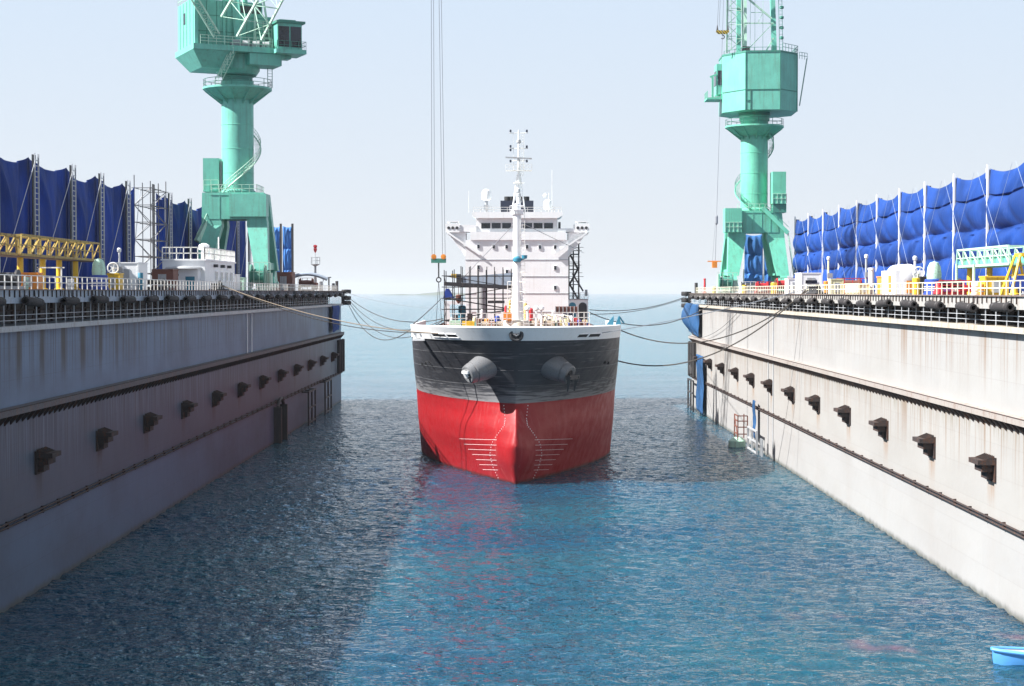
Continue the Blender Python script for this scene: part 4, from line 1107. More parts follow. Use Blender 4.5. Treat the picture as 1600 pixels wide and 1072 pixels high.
# fairleads in the bulwark
def on_hull(px, py, sd_, guess=8.0):
    """t on the hull where the picture ray meets the given side at that height"""
    best = None
    for i in range(400):
        t = -3 + 40 * (i / 400) ** 1.5
        p = at(px, py, SY + t)
        d = abs(sd_ * hb(t, p.z) - p.x)
        if best is None or d < best[0]: best = (d, t, p.z)
    return best[1], best[2]
c = Vector((0.05, SY + t0z(14.0) - 0.10, 14.02))
MB().torus(c, 0.52, 0.16, 'y', 22, 8).build('panama_ring', 'dark', bul)
MB().lathe(c + Vector((0, -0.02, 0)), [(0.45, 0), (0.45, 0.2)], 20, 'y').build('panama_opening', 'black', bul)
MB().tube([c + Vector((-0.3, -0.1, 0.1)), c + Vector((0, -0.16, -0.1)), c + Vector((0.3, -0.1, 0.1))], 0.09, 6).build('panama_roller', 'podgrey', bul)
for s_, (pa, pb, py) in ((-1, (679, 699, 526)), (-1, (701, 718, 526.5)), (1, (899, 915, 527)), (1, (917, 934, 526.5))):
    pts = []
    rows = []
    for z in (13.72, 14.06):
        r_ = []
        for k in range(9):
            t, z_ = on_hull(pa + (pb - pa) * k / 8, py, s_); r_.append(hull_pt(s_, t, z, 0.06))
        rows.append(r_)
    o = MB().grid(rows).build('fairlead_slot', 'black', bul, False)
    so = o.modifiers.new('thickness', 'SOLIDIFY'); so.thickness = 0.06; so.offset = 0
    rim = [p for p in rows[0]] + list(reversed(rows[1]))
    MB().tube(rim + [rim[0]], 0.055, 5).build('fairlead_rim', 'white', bul)
for s_, px in ((-1, 658), (1, 953)):
    t, z = on_hull(px, 524, s_); p = hull_pt(s_, t, 13.95, 0.15)
    b = MB().cbox(p + Vector((0, -0.1, 0.15)), (1.1, 0.6, 0.25)).cbox(p + Vector((0, -0.1, -0.55)), (1.2, 0.7, 0.2))
    for k in (-0.35, 0.35): b.cyl(p + Vector((k, -0.15, -0.45)), 0.16, 0.6, 10)
    b.build('roller_fairlead', 'dark' if s_ > 0 else 'white', bul)
# weld lines round the bow
b = MB()
for z in (9.1, 10.6, 12.2):
    for s_ in (-1, 1): b.tube([hull_pt(s_, t0z(z) + 0.02 + 22 * (i / 40) ** 1.8, z, 0.0) for i in range(41)], 0.02, 4)
b.build('weld_line', 'podgrey', hull)
# hawse bolsters with anchors
def bolster(s_):
    t, z = on_hull(759 if s_ < 0 else 862, 574, s_)
    root = hull_pt(s_, t, z, -0.5)
    d = Vector((s_ * 0.78, -0.50, -0.37)).normalized()
    a = root; e = root + d * 2.5
    u = d.cross(Vector((0, 0, 1))).normalized(); v = u.cross(d)
    b = MB(); n = 26; vs = []
    prof = [(0, 1.3), (0.8, 1.25), (1.8, 1.02), (1.85, 0.93), (1.95, 0.93), (2.0, 1.0), (2.5, 0.88), (2.55, 0.78), (2.5, 0.46), (2.0, 0.42)]
    for h, r_ in prof:
        for j in range(n):
            an = 2 * math.pi * j / n; vs.append(a + d * h + u * r_ * math.cos(an) + v * r_ * math.sin(an))
    fs = [(i * n + j, i * n + (j + 1) % n, (i + 1) * n + (j + 1) % n, (i + 1) * n + j) for i in range(len(prof) - 1) for j in range(n)]
    b.add(vs, fs)
    o = b.build('hawse_bolster', 'podgrey', ship)
    MB().lathe(a + d * 2.1 + Vector((0, 0, -0.3)), [(0.01, 0), (0.44, 0.05), (0.44, 0.6), (0.01, 0.62)], 12).build('hawse_hole', 'black', o)
    # anchor: shank and two flukes
    q = e + d * 0.12
    b = MB()
    if s_ < 0:
        b.bar(q - v * 0.2, q + v * 0.35 + d * 0.1, 0.34).bar(q + u * 0.5 + v * 0.3, q - u * 0.5 + v * 0.3, 0.26)
        mt = 'white'
    else:
        dn = Vector((0, 0, -1))
        b.bar(q - d * 0.5, q + d * 0.35 + dn * 0.3, 0.45).bar(q + d * 0.25 + dn * 0.1 - u * 0.9, q + d * 0.25 + dn * 0.1 + u * 0.9, 0.4)
        for k in (-0.75, 0.75): b.bar(q + d * 0.25 + u * k, q + d * 0.0 + u * k * 0.8 + dn * 1.5, 0.42, 4, 0.12)
        mt = 'dark'
    b.build('anchor', mt, ship)
bolster(-1); bolster(1)
# draught lines and the dotted bulb marks
for s_ in (-1, 1):
    for k in range(7):
        z = 4.0 - 0.5 * k
        ta = t0z(z) + 2.6 + 0.1 * k; tb = t0z(z) + 11.0 - 0.7 * k
        b = MB().tube([hull_pt(s_, ta + (tb - ta) * i / 24, z - (18 - z) * (tb - ta) * i / 24 / (SY + tb) * 0.9, 0.006) for i in range(25)], 0.013, 4)
        b.build('draught_line', 'white', hull, False)
    b = MB()
    path = [(7.2, 0.9), (6.0, 1.0), (5.4, 1.25), (4.6, 2.3), (3.6, 3.6), (2.4, 4.4), (1.2, 4.2), (0.2, 3.4)]
    for i in range(30):
        f = i / 29 * (len(path) - 1); k = min(int(f), len(path) - 2); g = f - k
        z = path[k][0] * (1 - g) + path[k + 1][0] * g; tq = path[k][1] * (1 - g) + path[k + 1][1] * g
        b.cbox(hull_pt(s_, t0z(z) + tq, z, 0.02), (0.075, 0.075, 0.075))
    b.build('dotted_mark', 'white', hull, False)
for s_, px0 in ((-1, 655), (1, 944)):
    b = MB()
    for k in range(4):
        t, z = on_hull(px0 + 5.5 * k, 570 - 1.2 * k if s_ < 0 else 566 + k, s_); b.cbox(hull_pt(s_, t, z, 0.02), (0.28, 0.2, 0.26))
    b.build('hull_port', 'black', hull, False)

# ---- accommodation and bridge, 262 m off
YB = 262.0
def q(px, py, Y=YB):
    p = at(px, py, Y); return p.x, p.z
def fbox(pa, pb, y0, y1, b=None):
    """box given by the picture rectangle pa-pb at depth y0, reaching back to y1"""
    (x0, za), (x1, zb) = q(*pa, y0), q(*pb, y0)
    return (b or MB()).box((x0, y0, za), (x1, y1, zb))
house = fbox((727, 375), (888, 530), YB, YB + 14).build('accommodation_block', 'white', ship)
fbox((735, 362), (884, 375.0), YB - 0.25, YB + 12).build('front_bulkhead', 'white', house)
b = MB()
for y in (405.5, 431.5, 458.0, 487.0): fbox((727, y), (888, y + 0.9), YB - 0.06, YB - 0.003, b)
b.build('deck_line', 'grey', house, False)
for i, (x, y) in enumerate([(747.5, 385), (771.5, 385.2), (791.5, 385.4), (823.5, 385.5), (843.5, 386), (867.5, 386), (747.5, 417.5), (867.5, 418.5), (867.5, 449.5), (792, 424.5)]):
    wd = fbox((x - 2.4, y - 3.6), (x + 2.4, y + 3.6), YB - 0.10, YB - 0.003).build('porthole', 'white', house)
    fbox((x - 1.8, y - 2.9), (x + 1.8, y + 2.9), YB - 0.13, YB - 0.103).build('pane', 'glass', wd)
br = fbox((744, 341), (871, 362), YB + 0.3, YB + 9).build('bridge', 'white', ship)
for k in range(7):
    x0 = 752 + 16.35 * k
    fbox((x0, 348.5), (x0 + 14.0, 357), YB + 0.24, YB + 0.297).build('window', 'glass', br)
fbox((872.5, 347), (876, 358), YB + 1.5, YB + 6).build('side_window', 'glass', br)
b = MB(); (xa, za), (xb, zb), (xc, zc), (xd, zd_) = q(738, 331.5), q(879, 331.5), q(871, 341), q(744, 341)
b.prism([(xa, YB - 0.5, za), (xb, YB - 0.5, za), (xb, YB - 0.5, zb - 0.55), (xc, YB - 0.5, zc), (xd, YB - 0.5, zd_), (xa, YB - 0.5, za - 0.55)], (0, 10.5, 0))
roof = b.build('bridge_roof', 'white', ship)
x0, z0 = q(738, 331.5); x1, _ = q(879, 331.5)
MB().rail([(x0 + 0.2, YB - 0.3, z0), (x1 - 0.2, YB - 0.3, z0)], 0.75, 2, 1.1, 0.06).build('roof_railing', 'white_rail', roof, False)
# bridge wings with end boxes and brackets
for s_, (pin, pout, pe) in ((-1, (744, 696, 718)), (1, (871, 921, 898))):
    b = MB(); fbox((min(pin, pout), 357), (max(pin, pout), 362.5), YB + 0.1, YB + 5, b)
    fbox((min(pin, pe), 351.5 if s_ < 0 else 358), (max(pin, pe), 362), YB + 0.05, YB + 0.25, b)
    wg = b.build('bridge_wing', 'white', ship)
    fbox((min(pe, pout), 349.5), (max(pe, pout), 363), YB - 0.1, YB + 5.2).build('wing_console', 'white', wg)
    b = MB(); fbox((min(pe, pout) + 2, 345.5), (max(pe, pout) - 2, 347), YB, YB + 4, b); fbox((min(pe, pout) + 4, 347), (min(pe, pout) + 5, 349.5), YB + .1, YB + .4, b); fbox((max(pe, pout) - 5, 347), (max(pe, pout) - 4, 349.5), YB + .1, YB + .4, b)
    b.build('wing_canopy', 'white', wg)
    for k in range(3):
        x, z = q(min(pe, pout) + 5 + 6.5 * k, 356, YB - 0.1); MB().cyl((x, YB - 0.16, z), 0.24, 0.05, 10, 'y').build('wing_lamp', 'dark', wg)
    ho = 728 if s_ < 0 else 888
    (xo, zo), (xi, zi), (xl, zl_) = q(pout - 3 * s_, 363), q(ho, 363), q(ho, 402)
    for yq in (0.4, 4.4): MB().prism([(xo, YB + yq, zo), (xi, YB + yq, zi), (xl, YB + yq, zl_)], (0, 0.25, 0)).build('wing_bracket', 'white', wg)
    (xq, zq) = q(ho + 22 * -s_, 398); b = MB().bar((xo, YB - 0.2, zo), (xq, YB - 0.3, zq), 0.28).bar((xo, YB + 0.1, zo - 0.3), (xi, YB - 0.1, zi - 2.1), 0.1)
    b.build('wing_strut', 'white', wg)
# side house with arched openings, outside stair tower, platforms on the right
sdh = fbox((888, 468), (919, 530), YB + 1, YB + 12).build('side_house', 'white', ship)
for xa, xb in ((889, 900), (904, 917)):
    (x0, z0), (x1, z1) = q(xa, 502, YB + 1), q(xb, 472.5, YB + 1)
    r_ = (x1 - x0) / 2
    poly = [(x0, YB + 0.95, z0), (x1, YB + 0.95, z0)] + [(x0 + r_ + r_ * math.cos(a), YB + 0.95, z1 - r_ + r_ * math.sin(a)) for a in [math.pi * i / 12 for i in range(13)]]
    MB().prism(poly, (0, 0.047, 0)).build('arched_opening', 'tealblue' if xa < 900 else 'dark', sdh, False)
b = MB()
for py in (375, 396, 420, 444, 467):
    (x0, z0), (x1, _) = q(888, py), q(906 if py > 380 else 905, py); b.box((x0, YB + 2, z0 - 0.12), (x1, YB + 6, z0))
    b.rail([(x0, YB + 2, z0), (x1, YB + 2, z0)], 0.9, 2, 0.9, 0.08)
for px in (889.5, 896.5, 905):
    x, z = q(px, 375); b.bar((x, YB + 2, z), (x, YB + 2, q(px, 468)[1]), 0.22)
for k, (pa, pb) in enumerate(((375, 396), (396, 420), (420, 444), (444, 467))):
    (x0, z0), (x1, z1) = q(891 if k % 2 else 904, pa), q(904 if k % 2 else 891, pb); b.bar((x0, YB + 3, z0), (x1, YB + 3, z1), 0.3)
x0, z0 = q(905, 427); x1, z1 = q(909, 455); b.bar((x0 - 1, YB + 2, z0), (x1 + 0.3, YB + 2, z1), 0.25)
for py in (380, 386, 391, 401, 409, 414, 426, 432): (x0, z0), (x1, _) = q(889, py), q(910 + rnd.uniform(-4, 3), py); b.bar((x0, YB + 1.8, z0), (x1, YB + 1.8, z0), 0.07)
b.build('stair_tower', 'dark', ship, False)
(x0, z0), (x1, _) = q(888, 467.5), q(919.5, 467.5)
b = MB().box((x0, YB + 0.9, z0 - 0.1), (x1, YB + 6, z0 + 0.05)).rail([(x0, YB + 1, z0), (x1, YB + 1, z0)], 1.0, 3, 0.6, 0.06).cbox((x1 - 0.3, YB + 1.5, z0 + 1.0), (0.4, 0.4, 1.0)); b.build('side_platform', 'grey', ship, False)
(xo, zo) = q(919, 365); b = MB().tube([(xo, YB, zo), (xo - 1.8, YB + 1, zo - 0.4), (xo - 3.0, YB + 2, zo - 0.9)], 0.05, 4); b.build('wing_cable', 'dark', ship)
# funnel and monkey island gear
fn = fbox((782, 313.5), (833.5, 334), YB + 14, YB + 22).build('funnel', 'navy', ship)
b = MB()
for px in (793, 800, 816, 822): 
    x, z = q(px, 312, YB + 16); b.cyl((x, YB + 16, z - 0.4), 0.55, 0.9, 14)
b.build('exhaust_pipe', 'black', fn)
def dome(px, py, r_, lab_mat):
    x, z = q(px, py, YB + 3); zt_ = q(px, 331.5, YB + 3)[1]
    o = MB().lathe((x, YB + 3, z - r_), [(r_ * 0.5, -0.2), (r_ * 0.95, 0), (r_, r_ * 0.5), (r_ * 0.97, r_ * 1.2), (r_ * 0.8, r_ * 1.75), (r_ * 0.45, r_ * 2.05), (0.02, r_ * 2.12)], 20).build('antenna_dome', 'white', roof)
    b = MB().bar((x, YB + 3, zt_), (x, YB + 3, z - r_), 0.5, 8).rail([(x - 0.8, YB + 2.6, zt_), (x + 0.8, YB + 2.6, zt_)], 0.9, 2, 0.5, 0.06).cbox((x, YB + 2.7, zt_ + 0.8), (0.8, 0.3, 0.7))
    b.build('dome_stand', 'grey', o)
dome(760, 304, 0.78, 'white'); dome(856, 319.5, 0.72, 'white')
x, z = q(852, 308, YB + 3); MB().lathe((x, YB + 3, z), [(0.3, 0), (0.4, 0.3), (0.05, 0.65)], 12).build('small_dome', 'white', roof)
b = MB()
for px, pt in ((863, 264), (732, 297), (858, 300), (873, 326)):
    (x, z), (_, z2) = q(px, 331.5), q(px, pt); MB().bar((x, YB + 2, z), (x, YB + 2, z2), 0.06, 5).build('whip_antenna', 'white_rail', roof, False)
# radar mast
MX = q(810.5, 300)[0]; ym = YB + 5
zz = lambda py: q(810, py, ym)[1]
b = MB().bar((MX, ym, zz(335)), (MX, ym, zz(275)), 0.75, 8, 0.5).bar((MX, ym, zz(275)), (MX, ym, zz(203)), 0.42, 8, 0.18)
b.bar((MX - 1.1, ym + 0.8, zz(335)), (MX - 0.2, ym, zz(272)), 0.22, 6).bar((MX + 1.1, ym + 0.8, zz(335)), (MX + 0.2, ym, zz(272)), 0.22, 6)
mast = b.build('radar_mast', 'white', ship)
b = MB()
for py, wx in ((208, 1.5), (232, 1.5), (251, 1.3)): b.bar((MX - wx, ym, zz(py)), (MX + wx, ym, zz(py)), 0.12, 6)
b.ladder((MX + 0.55, ym - 0.2, zz(275)), (MX + 0.55, ym - 0.2, zz(208)), 0.35, (1, 0, 0), 0.45, 0.06)
for sx in (-1, 1): b.bar((MX + sx * 0.8, ym, zz(267)), (MX + sx * 0.9, ym, zz(208)), 0.05, 4)
b.build('mast_yard', 'white_rail', mast, False)
b = MB().box((MX - 2.1, ym - 0.6, zz(267.5)), (MX + 2.1, ym + 0.6, zz(266))).rail([(MX - 2.1, ym - 0.6, zz(266)), (MX + 2.1, ym - 0.6, zz(266))], 0.9, 2, 0.6, 0.05).box((MX - 0.9, ym - 0.6, zz(286.5)), (MX + 0.9, ym + 0.6, zz(285.5))); b.build('mast_platform', 'white_rail', mast, False)
MB().bar((MX - 2.1, ym - 0.7, zz(246.5)), (MX + 2.1, ym - 0.7, zz(248.5)), 0.24).bar((MX, ym - 0.6, zz(248)), (MX, ym - 0.6, zz(253)), 0.4, 8).build('radar_scanner', 'grey', mast)
for dx, py in ((-1.3, 205), (1.3, 205), (-1.3, 229), (1.3, 229.5), (-1.3, 234.5), (-1.3, 252), (1.3, 252)):
    MB().lathe((MX + dx, ym - 0.1, zz(py) - 0.2), [(0.1, 0), (0.16, 0.08), (0.16, 0.36), (0.08, 0.44)], 8).build('mast_lamp', 'navy', mast)
b = MB()
for dx, py in ((0, 222), (-0.1, 299), (0, 306), (0.1, 314)): b.lathe((MX + dx, ym - 0.7, zz(py) - 0.3), [(0.25, 0), (0.38, 0.15), (0.3, 0.6)], 10)
b.build('mast_horn', 'grey', mast)

# ---- forecastle: foremast, rails, deck gear
YF = 171.0
fx = at(808, 500, YF).x
zf = lambda py: at(808, py, YF).z
fm = MB().lathe((fx, YF, 13.3), [(0.85, 0), (0.7, 2.2), (0.55, 5.0), (0.42, 6.6), (0.42, zf(336) - 13.3), (0.3, zf(335) - 13.2), (0.26, zf(318) - 13.3)], 20).build('foremast', 'white', ship)
b = MB().lathe((fx, YF, zf(336)), [(0.35, 0), (0.62, 0.05), (0.68, 0.5), (0.62, 0.5), (0.58, 0.08)], 16, 'z', False); ring_rail(b, (fx, YF, zf(334)), 0.75, 0.8, 12, 0.05); b.build('crows_nest', 'white', fm)
b = MB().lathe((fx, YF - 0.55, zf(410)), [(0.3, 0), (0.42, 0.1), (0.42, 0.4), (0.25, 0.6)], 12).bar((fx, YF, zf(409)), (fx + 0.75, YF - 0.3, zf(403)), 0.2).lathe((fx + 0.75, YF - 0.45, zf(405)), [(0.05, 0), (0.26, 0.05), (0.3, 0.4)], 12); b.build('mast_light', 'tealblue', fm)
b = MB().ladder((fx + 0.62, YF - 0.5, 13.4), (fx + 0.55, YF - 0.42, zf(336)), 0.42, (1, 0, 0), 0.34, 0.055).ladder((fx - 0.85, YF - 0.3, 13.4), (fx - 0.75, YF - 0.3, zf(440)), 0.45, (1, 0, 0), 0.34, 0.08)
for k in range(6): b.torus((fx + 0.62, YF - 0.75, 15 + 1.0 * k), 0.34, 0.025, 'z', 12, 4)
b.build('mast_ladder', 'white_rail', fm, False)
b = MB()
for sx, px, py, yy in ((-1, 690, 470, 250), (1, 912, 395, 255)):
    e = at(px, py, yy); b.bar((fx, YF, zf(345)), e, 0.05, 4)
b.build('mast_stay', 'wire', fm, False)
fb = MB().lathe((fx - 0.1, YF - 0.4, 13.32), [(1.35, 0), (1.35, 1.5), (1.2, 1.75), (1.0, 1.8)], 18).build('mast_house', 'cream_pale', ship)
MB().box((fx - 1.4, YF - 1.8, 15.1), (fx - 0.5, YF - 1.0, 15.9)).build('mast_house_vent', 'orange', fb)
# railings on the forecastle, several bays
for pa, pb, yy, h in ((703, 728, 168, 1.5), (744, 800, 166, 1.55), (818, 862, 167, 1.5), (862, 921, 170, 1.6)):
    a, c = at(pa, 510, yy), at(pb, 510, yy)
    MB().rail([(a.x, yy, 13.3), (c.x, yy, 13.3)], h + 1.0, 5, 0.55, 0.055).build('forecastle_railing', 'white_rail', ship, False)
def winch(parent, c, wd, r_, mat, drum, n=2):
    c = Vector(c)
    b = MB().cbox(c + Vector((0, 0, 0.15)), (wd, 1.5, 0.3))
    for k in range(n + 1): b.prism([c + Vector((-wd / 2 + wd * k / n - 0.08, -0.7, 0.3)), c + Vector((-wd / 2 + wd * k / n - 0.08, 0.7, 0.3)), c + Vector((-wd / 2 + wd * k / n - 0.08, 0.25, r_ + 0.7)), c + Vector((-wd / 2 + wd * k / n - 0.08, -0.25, r_ + 0.7))], (0.16, 0, 0))
    o = b.build('winch', mat, parent)
    for k in range(n):
        x = -wd / 2 + wd * (k + 0.5) / n; w2 = wd / n * 0.7
        MB().lathe(c + Vector((x - w2 / 2, 0, r_ + 0.35)), [(r_, 0), (r_, 0.08), (r_ * 0.62, 0.1), (r_ * 0.66, w2 * 0.5), (r_ * 0.62, w2 - 0.1), (r_, w2 - 0.08), (r_, w2)], 18, 'x').build('drum', drum, o)
    return o
for px, yy, wd, r_, mt, dr in ((768, 176, 3.4, 0.75, 'teal_dark', 'rope_pale'), (742, 182, 2.4, 0.8, 'grey', 'dark'), (845, 176, 3.2, 0.8, 'teal_dark', 'rope_pale'), (872, 184, 2.6, 0.85, 'dark', 'cream'), (903, 180, 2.0, 0.7, 'blue', 'maroon')):
    p = at(px, 500, yy); winch(ship, (p.x, yy, 13.3), wd, r_, mt, dr)
def shipbox(name, pa, pb, yy, d, mat, kind='box'):
    a, c = at(*pa, yy), at(*pb, yy)
    if kind == 'cyl':
        r_ = abs(c.x - a.x) / 2; o = MB().lathe(((a.x + c.x) / 2, yy + r_, min(a.z, c.z)), [(r_ * 0.8, 0), (r_, 0.05), (r_, abs(a.z - c.z) - 0.1), (r_ * 0.7, abs(a.z - c.z)), (0.05, abs(a.z - c.z) + 0.05)], 16).build(name, mat, ship)
    else: o = MB().box((a.x, yy, a.z), (c.x, yy + d, c.z)).build(name, mat, ship)
    return o
shipbox('deck_tank', (716, 478), (728, 512), 195, 1, 'tealblue', 'cyl')
shipbox('ventilator', (826, 482), (833, 512), 186, 1, 'red', 'cyl')
shipbox('ventilator', (757, 498), (765, 514), 180, 1, 'orange', 'cyl')
shipbox('ventilator', (773, 494), (781, 514), 184, 1, 'blue', 'cyl')
shipbox('ventilator', (902, 500), (909, 514), 186, 1, 'blue', 'cyl')
shipbox('locker', (722, 502), (741, 514), 172, 1.2, 'yellow'); shipbox('locker', (702, 501), (720, 514), 174, 1.4, 'pale_green')
shipbox('locker', (880, 490), (896, 506), 190, 1.5, 'navy'); shipbox('locker', (910, 500), (918, 514), 188, 1.0, 'cream')
hr = shipbox('hose_reel', (868, 479), (903, 489.5), 200, 1.6, 'maroon')
b = MB(); a, c = at(868, 479, 200), at(903, 489.5, 200)
for k in range(7):
    x = a.x + (c.x - a.x) * k / 6; b.box((x - 0.05, 199.85, c.z - 0.02), (x + 0.05, 199.997, a.z + 0.05))
b.build('reel_frame', 'grey', hr, False)
a = at(895, 505, 188)
for px in (848, 858, 872, 884):
    p = at(px, 496, 178 + rnd.random() * 6)
    MB().tube([(p.x - 0.8, p.y, 13.4), (p.x - 0.3, p.y, p.z + 0.3), (p.x + 0.4, p.y, p.z + 0.1), (p.x + 1.0, p.y, 13.4)], 0.14, 8).build('pipe_bend', 'white_rail' if px != 858 else 'cream', ship)
for px in (824, 838, 846): 
    p = at(px, 500, 174); MB().bar((p.x, 174, 13.3), (p.x, 174, p.z + 1.2), 0.2, 8).lathe((p.x, 174, p.z + 1.0), [(0.12, 0), (0.3, 0.1), (0.3, 0.35), (0.1, 0.5)], 10).build('air_pipe', 'white', ship)
for px, yy in ((700, 168), (727, 166), (890, 168), (915, 168), (787, 163), (828, 163)):
    p = at(px, 505, yy); b = MB().cbox((p.x, yy, 13.4), (1.5, 0.6, 0.2))
    for k in (-0.45, 0.45): b.lathe((p.x + k, yy, 13.4), [(0.2, 0), (0.2, 0.75), (0.27, 0.8), (0.27, 0.95), (0.1, 1.0)], 12)
    b.build('bitts', 'dark', ship)
for px, w_, top, yy, mt, kd in ((706, 5, 496, 184, 'grey', 'c'), (712, 7, 492, 190, 'dark', 'b'), (734, 8, 490, 186, 'rusty', 'b'), (741, 5, 496, 178, 'cream', 'c'), (749, 9, 498, 181, 'maroon', 'b'),
        (753, 4, 484, 192, 'white', 'c'), (786, 6, 488, 187, 'white', 'b'), (790, 4, 478, 190, 'red', 'c'), (797, 4, 470, 192, 'yellow', 'c'), (821, 5, 474, 186, 'yellow', 'c'), (838, 9, 497, 181, 'navy', 'b'), (856, 8, 499, 180, 'rusty', 'b'),
        (864, 4, 486, 186, 'white', 'c'), (886, 6, 498, 182, 'cream', 'b'), (893, 5, 494, 181, 'white', 'c'), (899, 6, 497, 184, 'red', 'b'), (914, 5, 488, 190, 'dark', 'c'), (848, 4, 488, 188, 'rope_pale', 'c')):
    shipbox('ventilator' if kd == 'c' else 'locker', (px - w_ / 2, top), (px + w_ / 2, 515), yy, 0.9, mt, 'cyl' if kd == 'c' else 'box')
# coils of rope on the foredeck
for px, yy in ((764, 170), (779, 171), (834, 170), (852, 172), (876, 172)):
    p = at(px, 508, yy); b = MB()
    for k in range(3): b.torus((p.x, yy, 13.9 + 0.16 * k), 0.5 - 0.03 * k, 0.09, 'z', 16, 5)
    b.lathe((p.x, yy, 13.3), [(0.5, 0), (0.5, 0.55), (0.05, 0.56)], 14); b.build('rope_coil', 'rope_pale', ship)
# blue-sheeted roller gear on the port-side rail
p = at(962, 509, 166)
b = MB().prism([(p.x - 0.95, 166, 14.7), (p.x - 0.2, 166, 14.7), (p.x - 0.2, 166, 15.6)], (0, 0.5, 0)).prism([(p.x, 166, 14.7), (p.x + 0.55, 166, 14.7), (p.x + 0.35, 166, 15.7)], (0, 0.5, 0)).bar((p.x + 0.4, 166.2, 15.5), (p.x + 0.85, 166.2, 14.85), 0.14)
b.build('rope_guide', 'tealblue', ship, False)
# deck crane: post, jib lying to the left, seen through the scaffold
a = at(753, 512, 205); zj = at(753, 437, 205).z
b = MB().lathe((a.x, 205, 13.3), [(0.75, 0), (0.65, 1), (0.65, zj - 13.6)], 16)
dcr = b.build('deck_crane_post', 'grey', ship)
j0, j1 = at(803, 436, 203), at(715, 436, 203)
MB().hexa([(j1.x, 202.8, at(0, 441, 203).z), (j0.x, 202.4, at(0, 449, 203).z), (j0.x, 203.6, at(0, 449, 203).z), (j1.x, 203.2, at(0, 441, 203).z)], [(j1.x, 202.8, at(0, 433.5, 203).z), (j0.x, 202.4, at(0, 426, 203).z), (j0.x, 203.6, at(0, 426, 203).z), (j1.x, 203.2, at(0, 433.5, 203).z)]).build('deck_crane_jib', 'girder_l', dcr)
a, c = at(705, 428, 203), at(714, 434, 203); MB().box((a.x, 202.8, a.z), (c.x, 203.4, c.z)).build('jib_sheave', 'yellow', dcr)
p = at(717, 436, 203); MB().box((p.x - 0.3, 202.6, p.z - 0.8), (p.x + 0.3, 203.3, p.z + 0.6)).build('jib_end', 'dark', dcr)
p = at(716.5, 468, 203); MB().lathe((p.x, 203, p.z - 0.5), [(0.1, 0), (0.35, 0.4), (0.35, 1.0), (0.2, 1.1)], 10).bar((p.x, 203, p.z + 0.5), (p.x, 203, p.z + 2.2), 0.07, 4).build('jib_hook', 'maroon', dcr)
# ship's own superstructure left part: cargo gantry sheltering aft of the scaffold
for px in (698.5, 733):
    a = at(px, 512, 240); MB().bar((a.x, 240, 13.3), (a.x, 240, at(px, 470, 240).z), 0.75).build('deck_post', 'white', ship)
a, c = at(697, 470, 240), at(735, 476, 240); MB().box((a.x, 239.6, a.z), (c.x, 241.6, c.z)).build('side_platform', 'white', ship)

# scaffolding round the deck crane
sc0 = at(696, 512, 196); sc1 = at(799, 425, 196)
t = scaffold('scaffold', sc0.x, sc1.x, 193, 198, 13.35, sc1.z - 0.2, 8, 1, 1.3, 'black tube scaffold with dark plank decks round the crane on the ship foredeck', 'scaf_dark', None, 0.9)
a, c = at(694, 443, 192.5), at(798, 451, 192.5)
MB().hexa([(a.x, 192.4, a.z - 0.25), (c.x, 192.4, c.z - 0.1), (c.x, 198.2, c.z - 0.1), (a.x, 198.2, a.z - 0.25)], [(a.x, 192.4, a.z + 0.2), (c.x, 192.4, c.z + 0.35), (c.x, 198.2, c.z + 0.35), (a.x, 198.2, a.z + 0.2)]).build('plank_deck', 'plank', t)
a, c = at(762, 470, 192.5), at(788, 474, 192.5); MB().box((a.x, 192.4, a.z), (c.x, 197, c.z)).build('plank_deck', 'plank', t)
MB().box((sc0.x, 192.5, 17.05), (sc0.x + 2.0, 198, 17.17)).build('plank_deck', 'plank', t)
p = at(703, 463, 194); MB().prism([(p.x - 0.8, 194, p.z - 0.2), (p.x + 0.5, 194, p.z - 0.2), (p.x - 0.1, 194, p.z + 0.9), (p.x - 0.5, 194, p.z + 0.9)], (0, 0.5, 0)).build('draped_sheet', 'blue', t)

# ================================================================ EQUIPMENT ON THE DOCK DECKS
def dpos(px, side, depth=2.6):
    w, zd = (28.8, 18.15) if side < 0 else (27.6, 17.8)
    X = side * (w + depth)
    Y = X / (math.tan(math.atan((px - 800) / F) - YAW))
    return X, Y, zd, Y / F
def d_box(name, px, side, wpx, hpx, mat, lab, cat, depth=2.6, dy=2.0, dx=None, roof=None, base=0.0):
    X, Y, z, m = dpos(px, side, depth); dx = dx or 1.6
    t = thing(name, lab, cat, (X, Y, z))
    z += base; wy = wpx * Y / abs(px - 800)
    MB().box((X - dx / 2, Y - dy / 2, z), (X + dx / 2, Y + dy / 2, z + hpx * m)).build('body', mat, t)
    b = MB()
    for s_ in (-1, 1):
        b.box((X + s_ * dx / 2 - 0.06, Y - dy / 2 - 0.03, z - 0.001), (X + s_ * dx / 2 + 0.06, Y - dy / 2 + 0.06, z + hpx * m + 0.02))
    b.box((X - dx / 2 - 0.05, Y - dy / 2 - 0.05, z + hpx * m + 0.003), (X + dx / 2 + 0.05, Y + dy / 2 + 0.05, z + hpx * m + 0.1))
    b.build('frame', roof or mat, t, False)
    MB().box((X - dx * 0.22, Y - dy / 2 - 0.05, z + 0.15), (X + dx * 0.18, Y - dy / 2 - 0.003, z + hpx * m * 0.8)).build('door', 'grey', t)
    return t
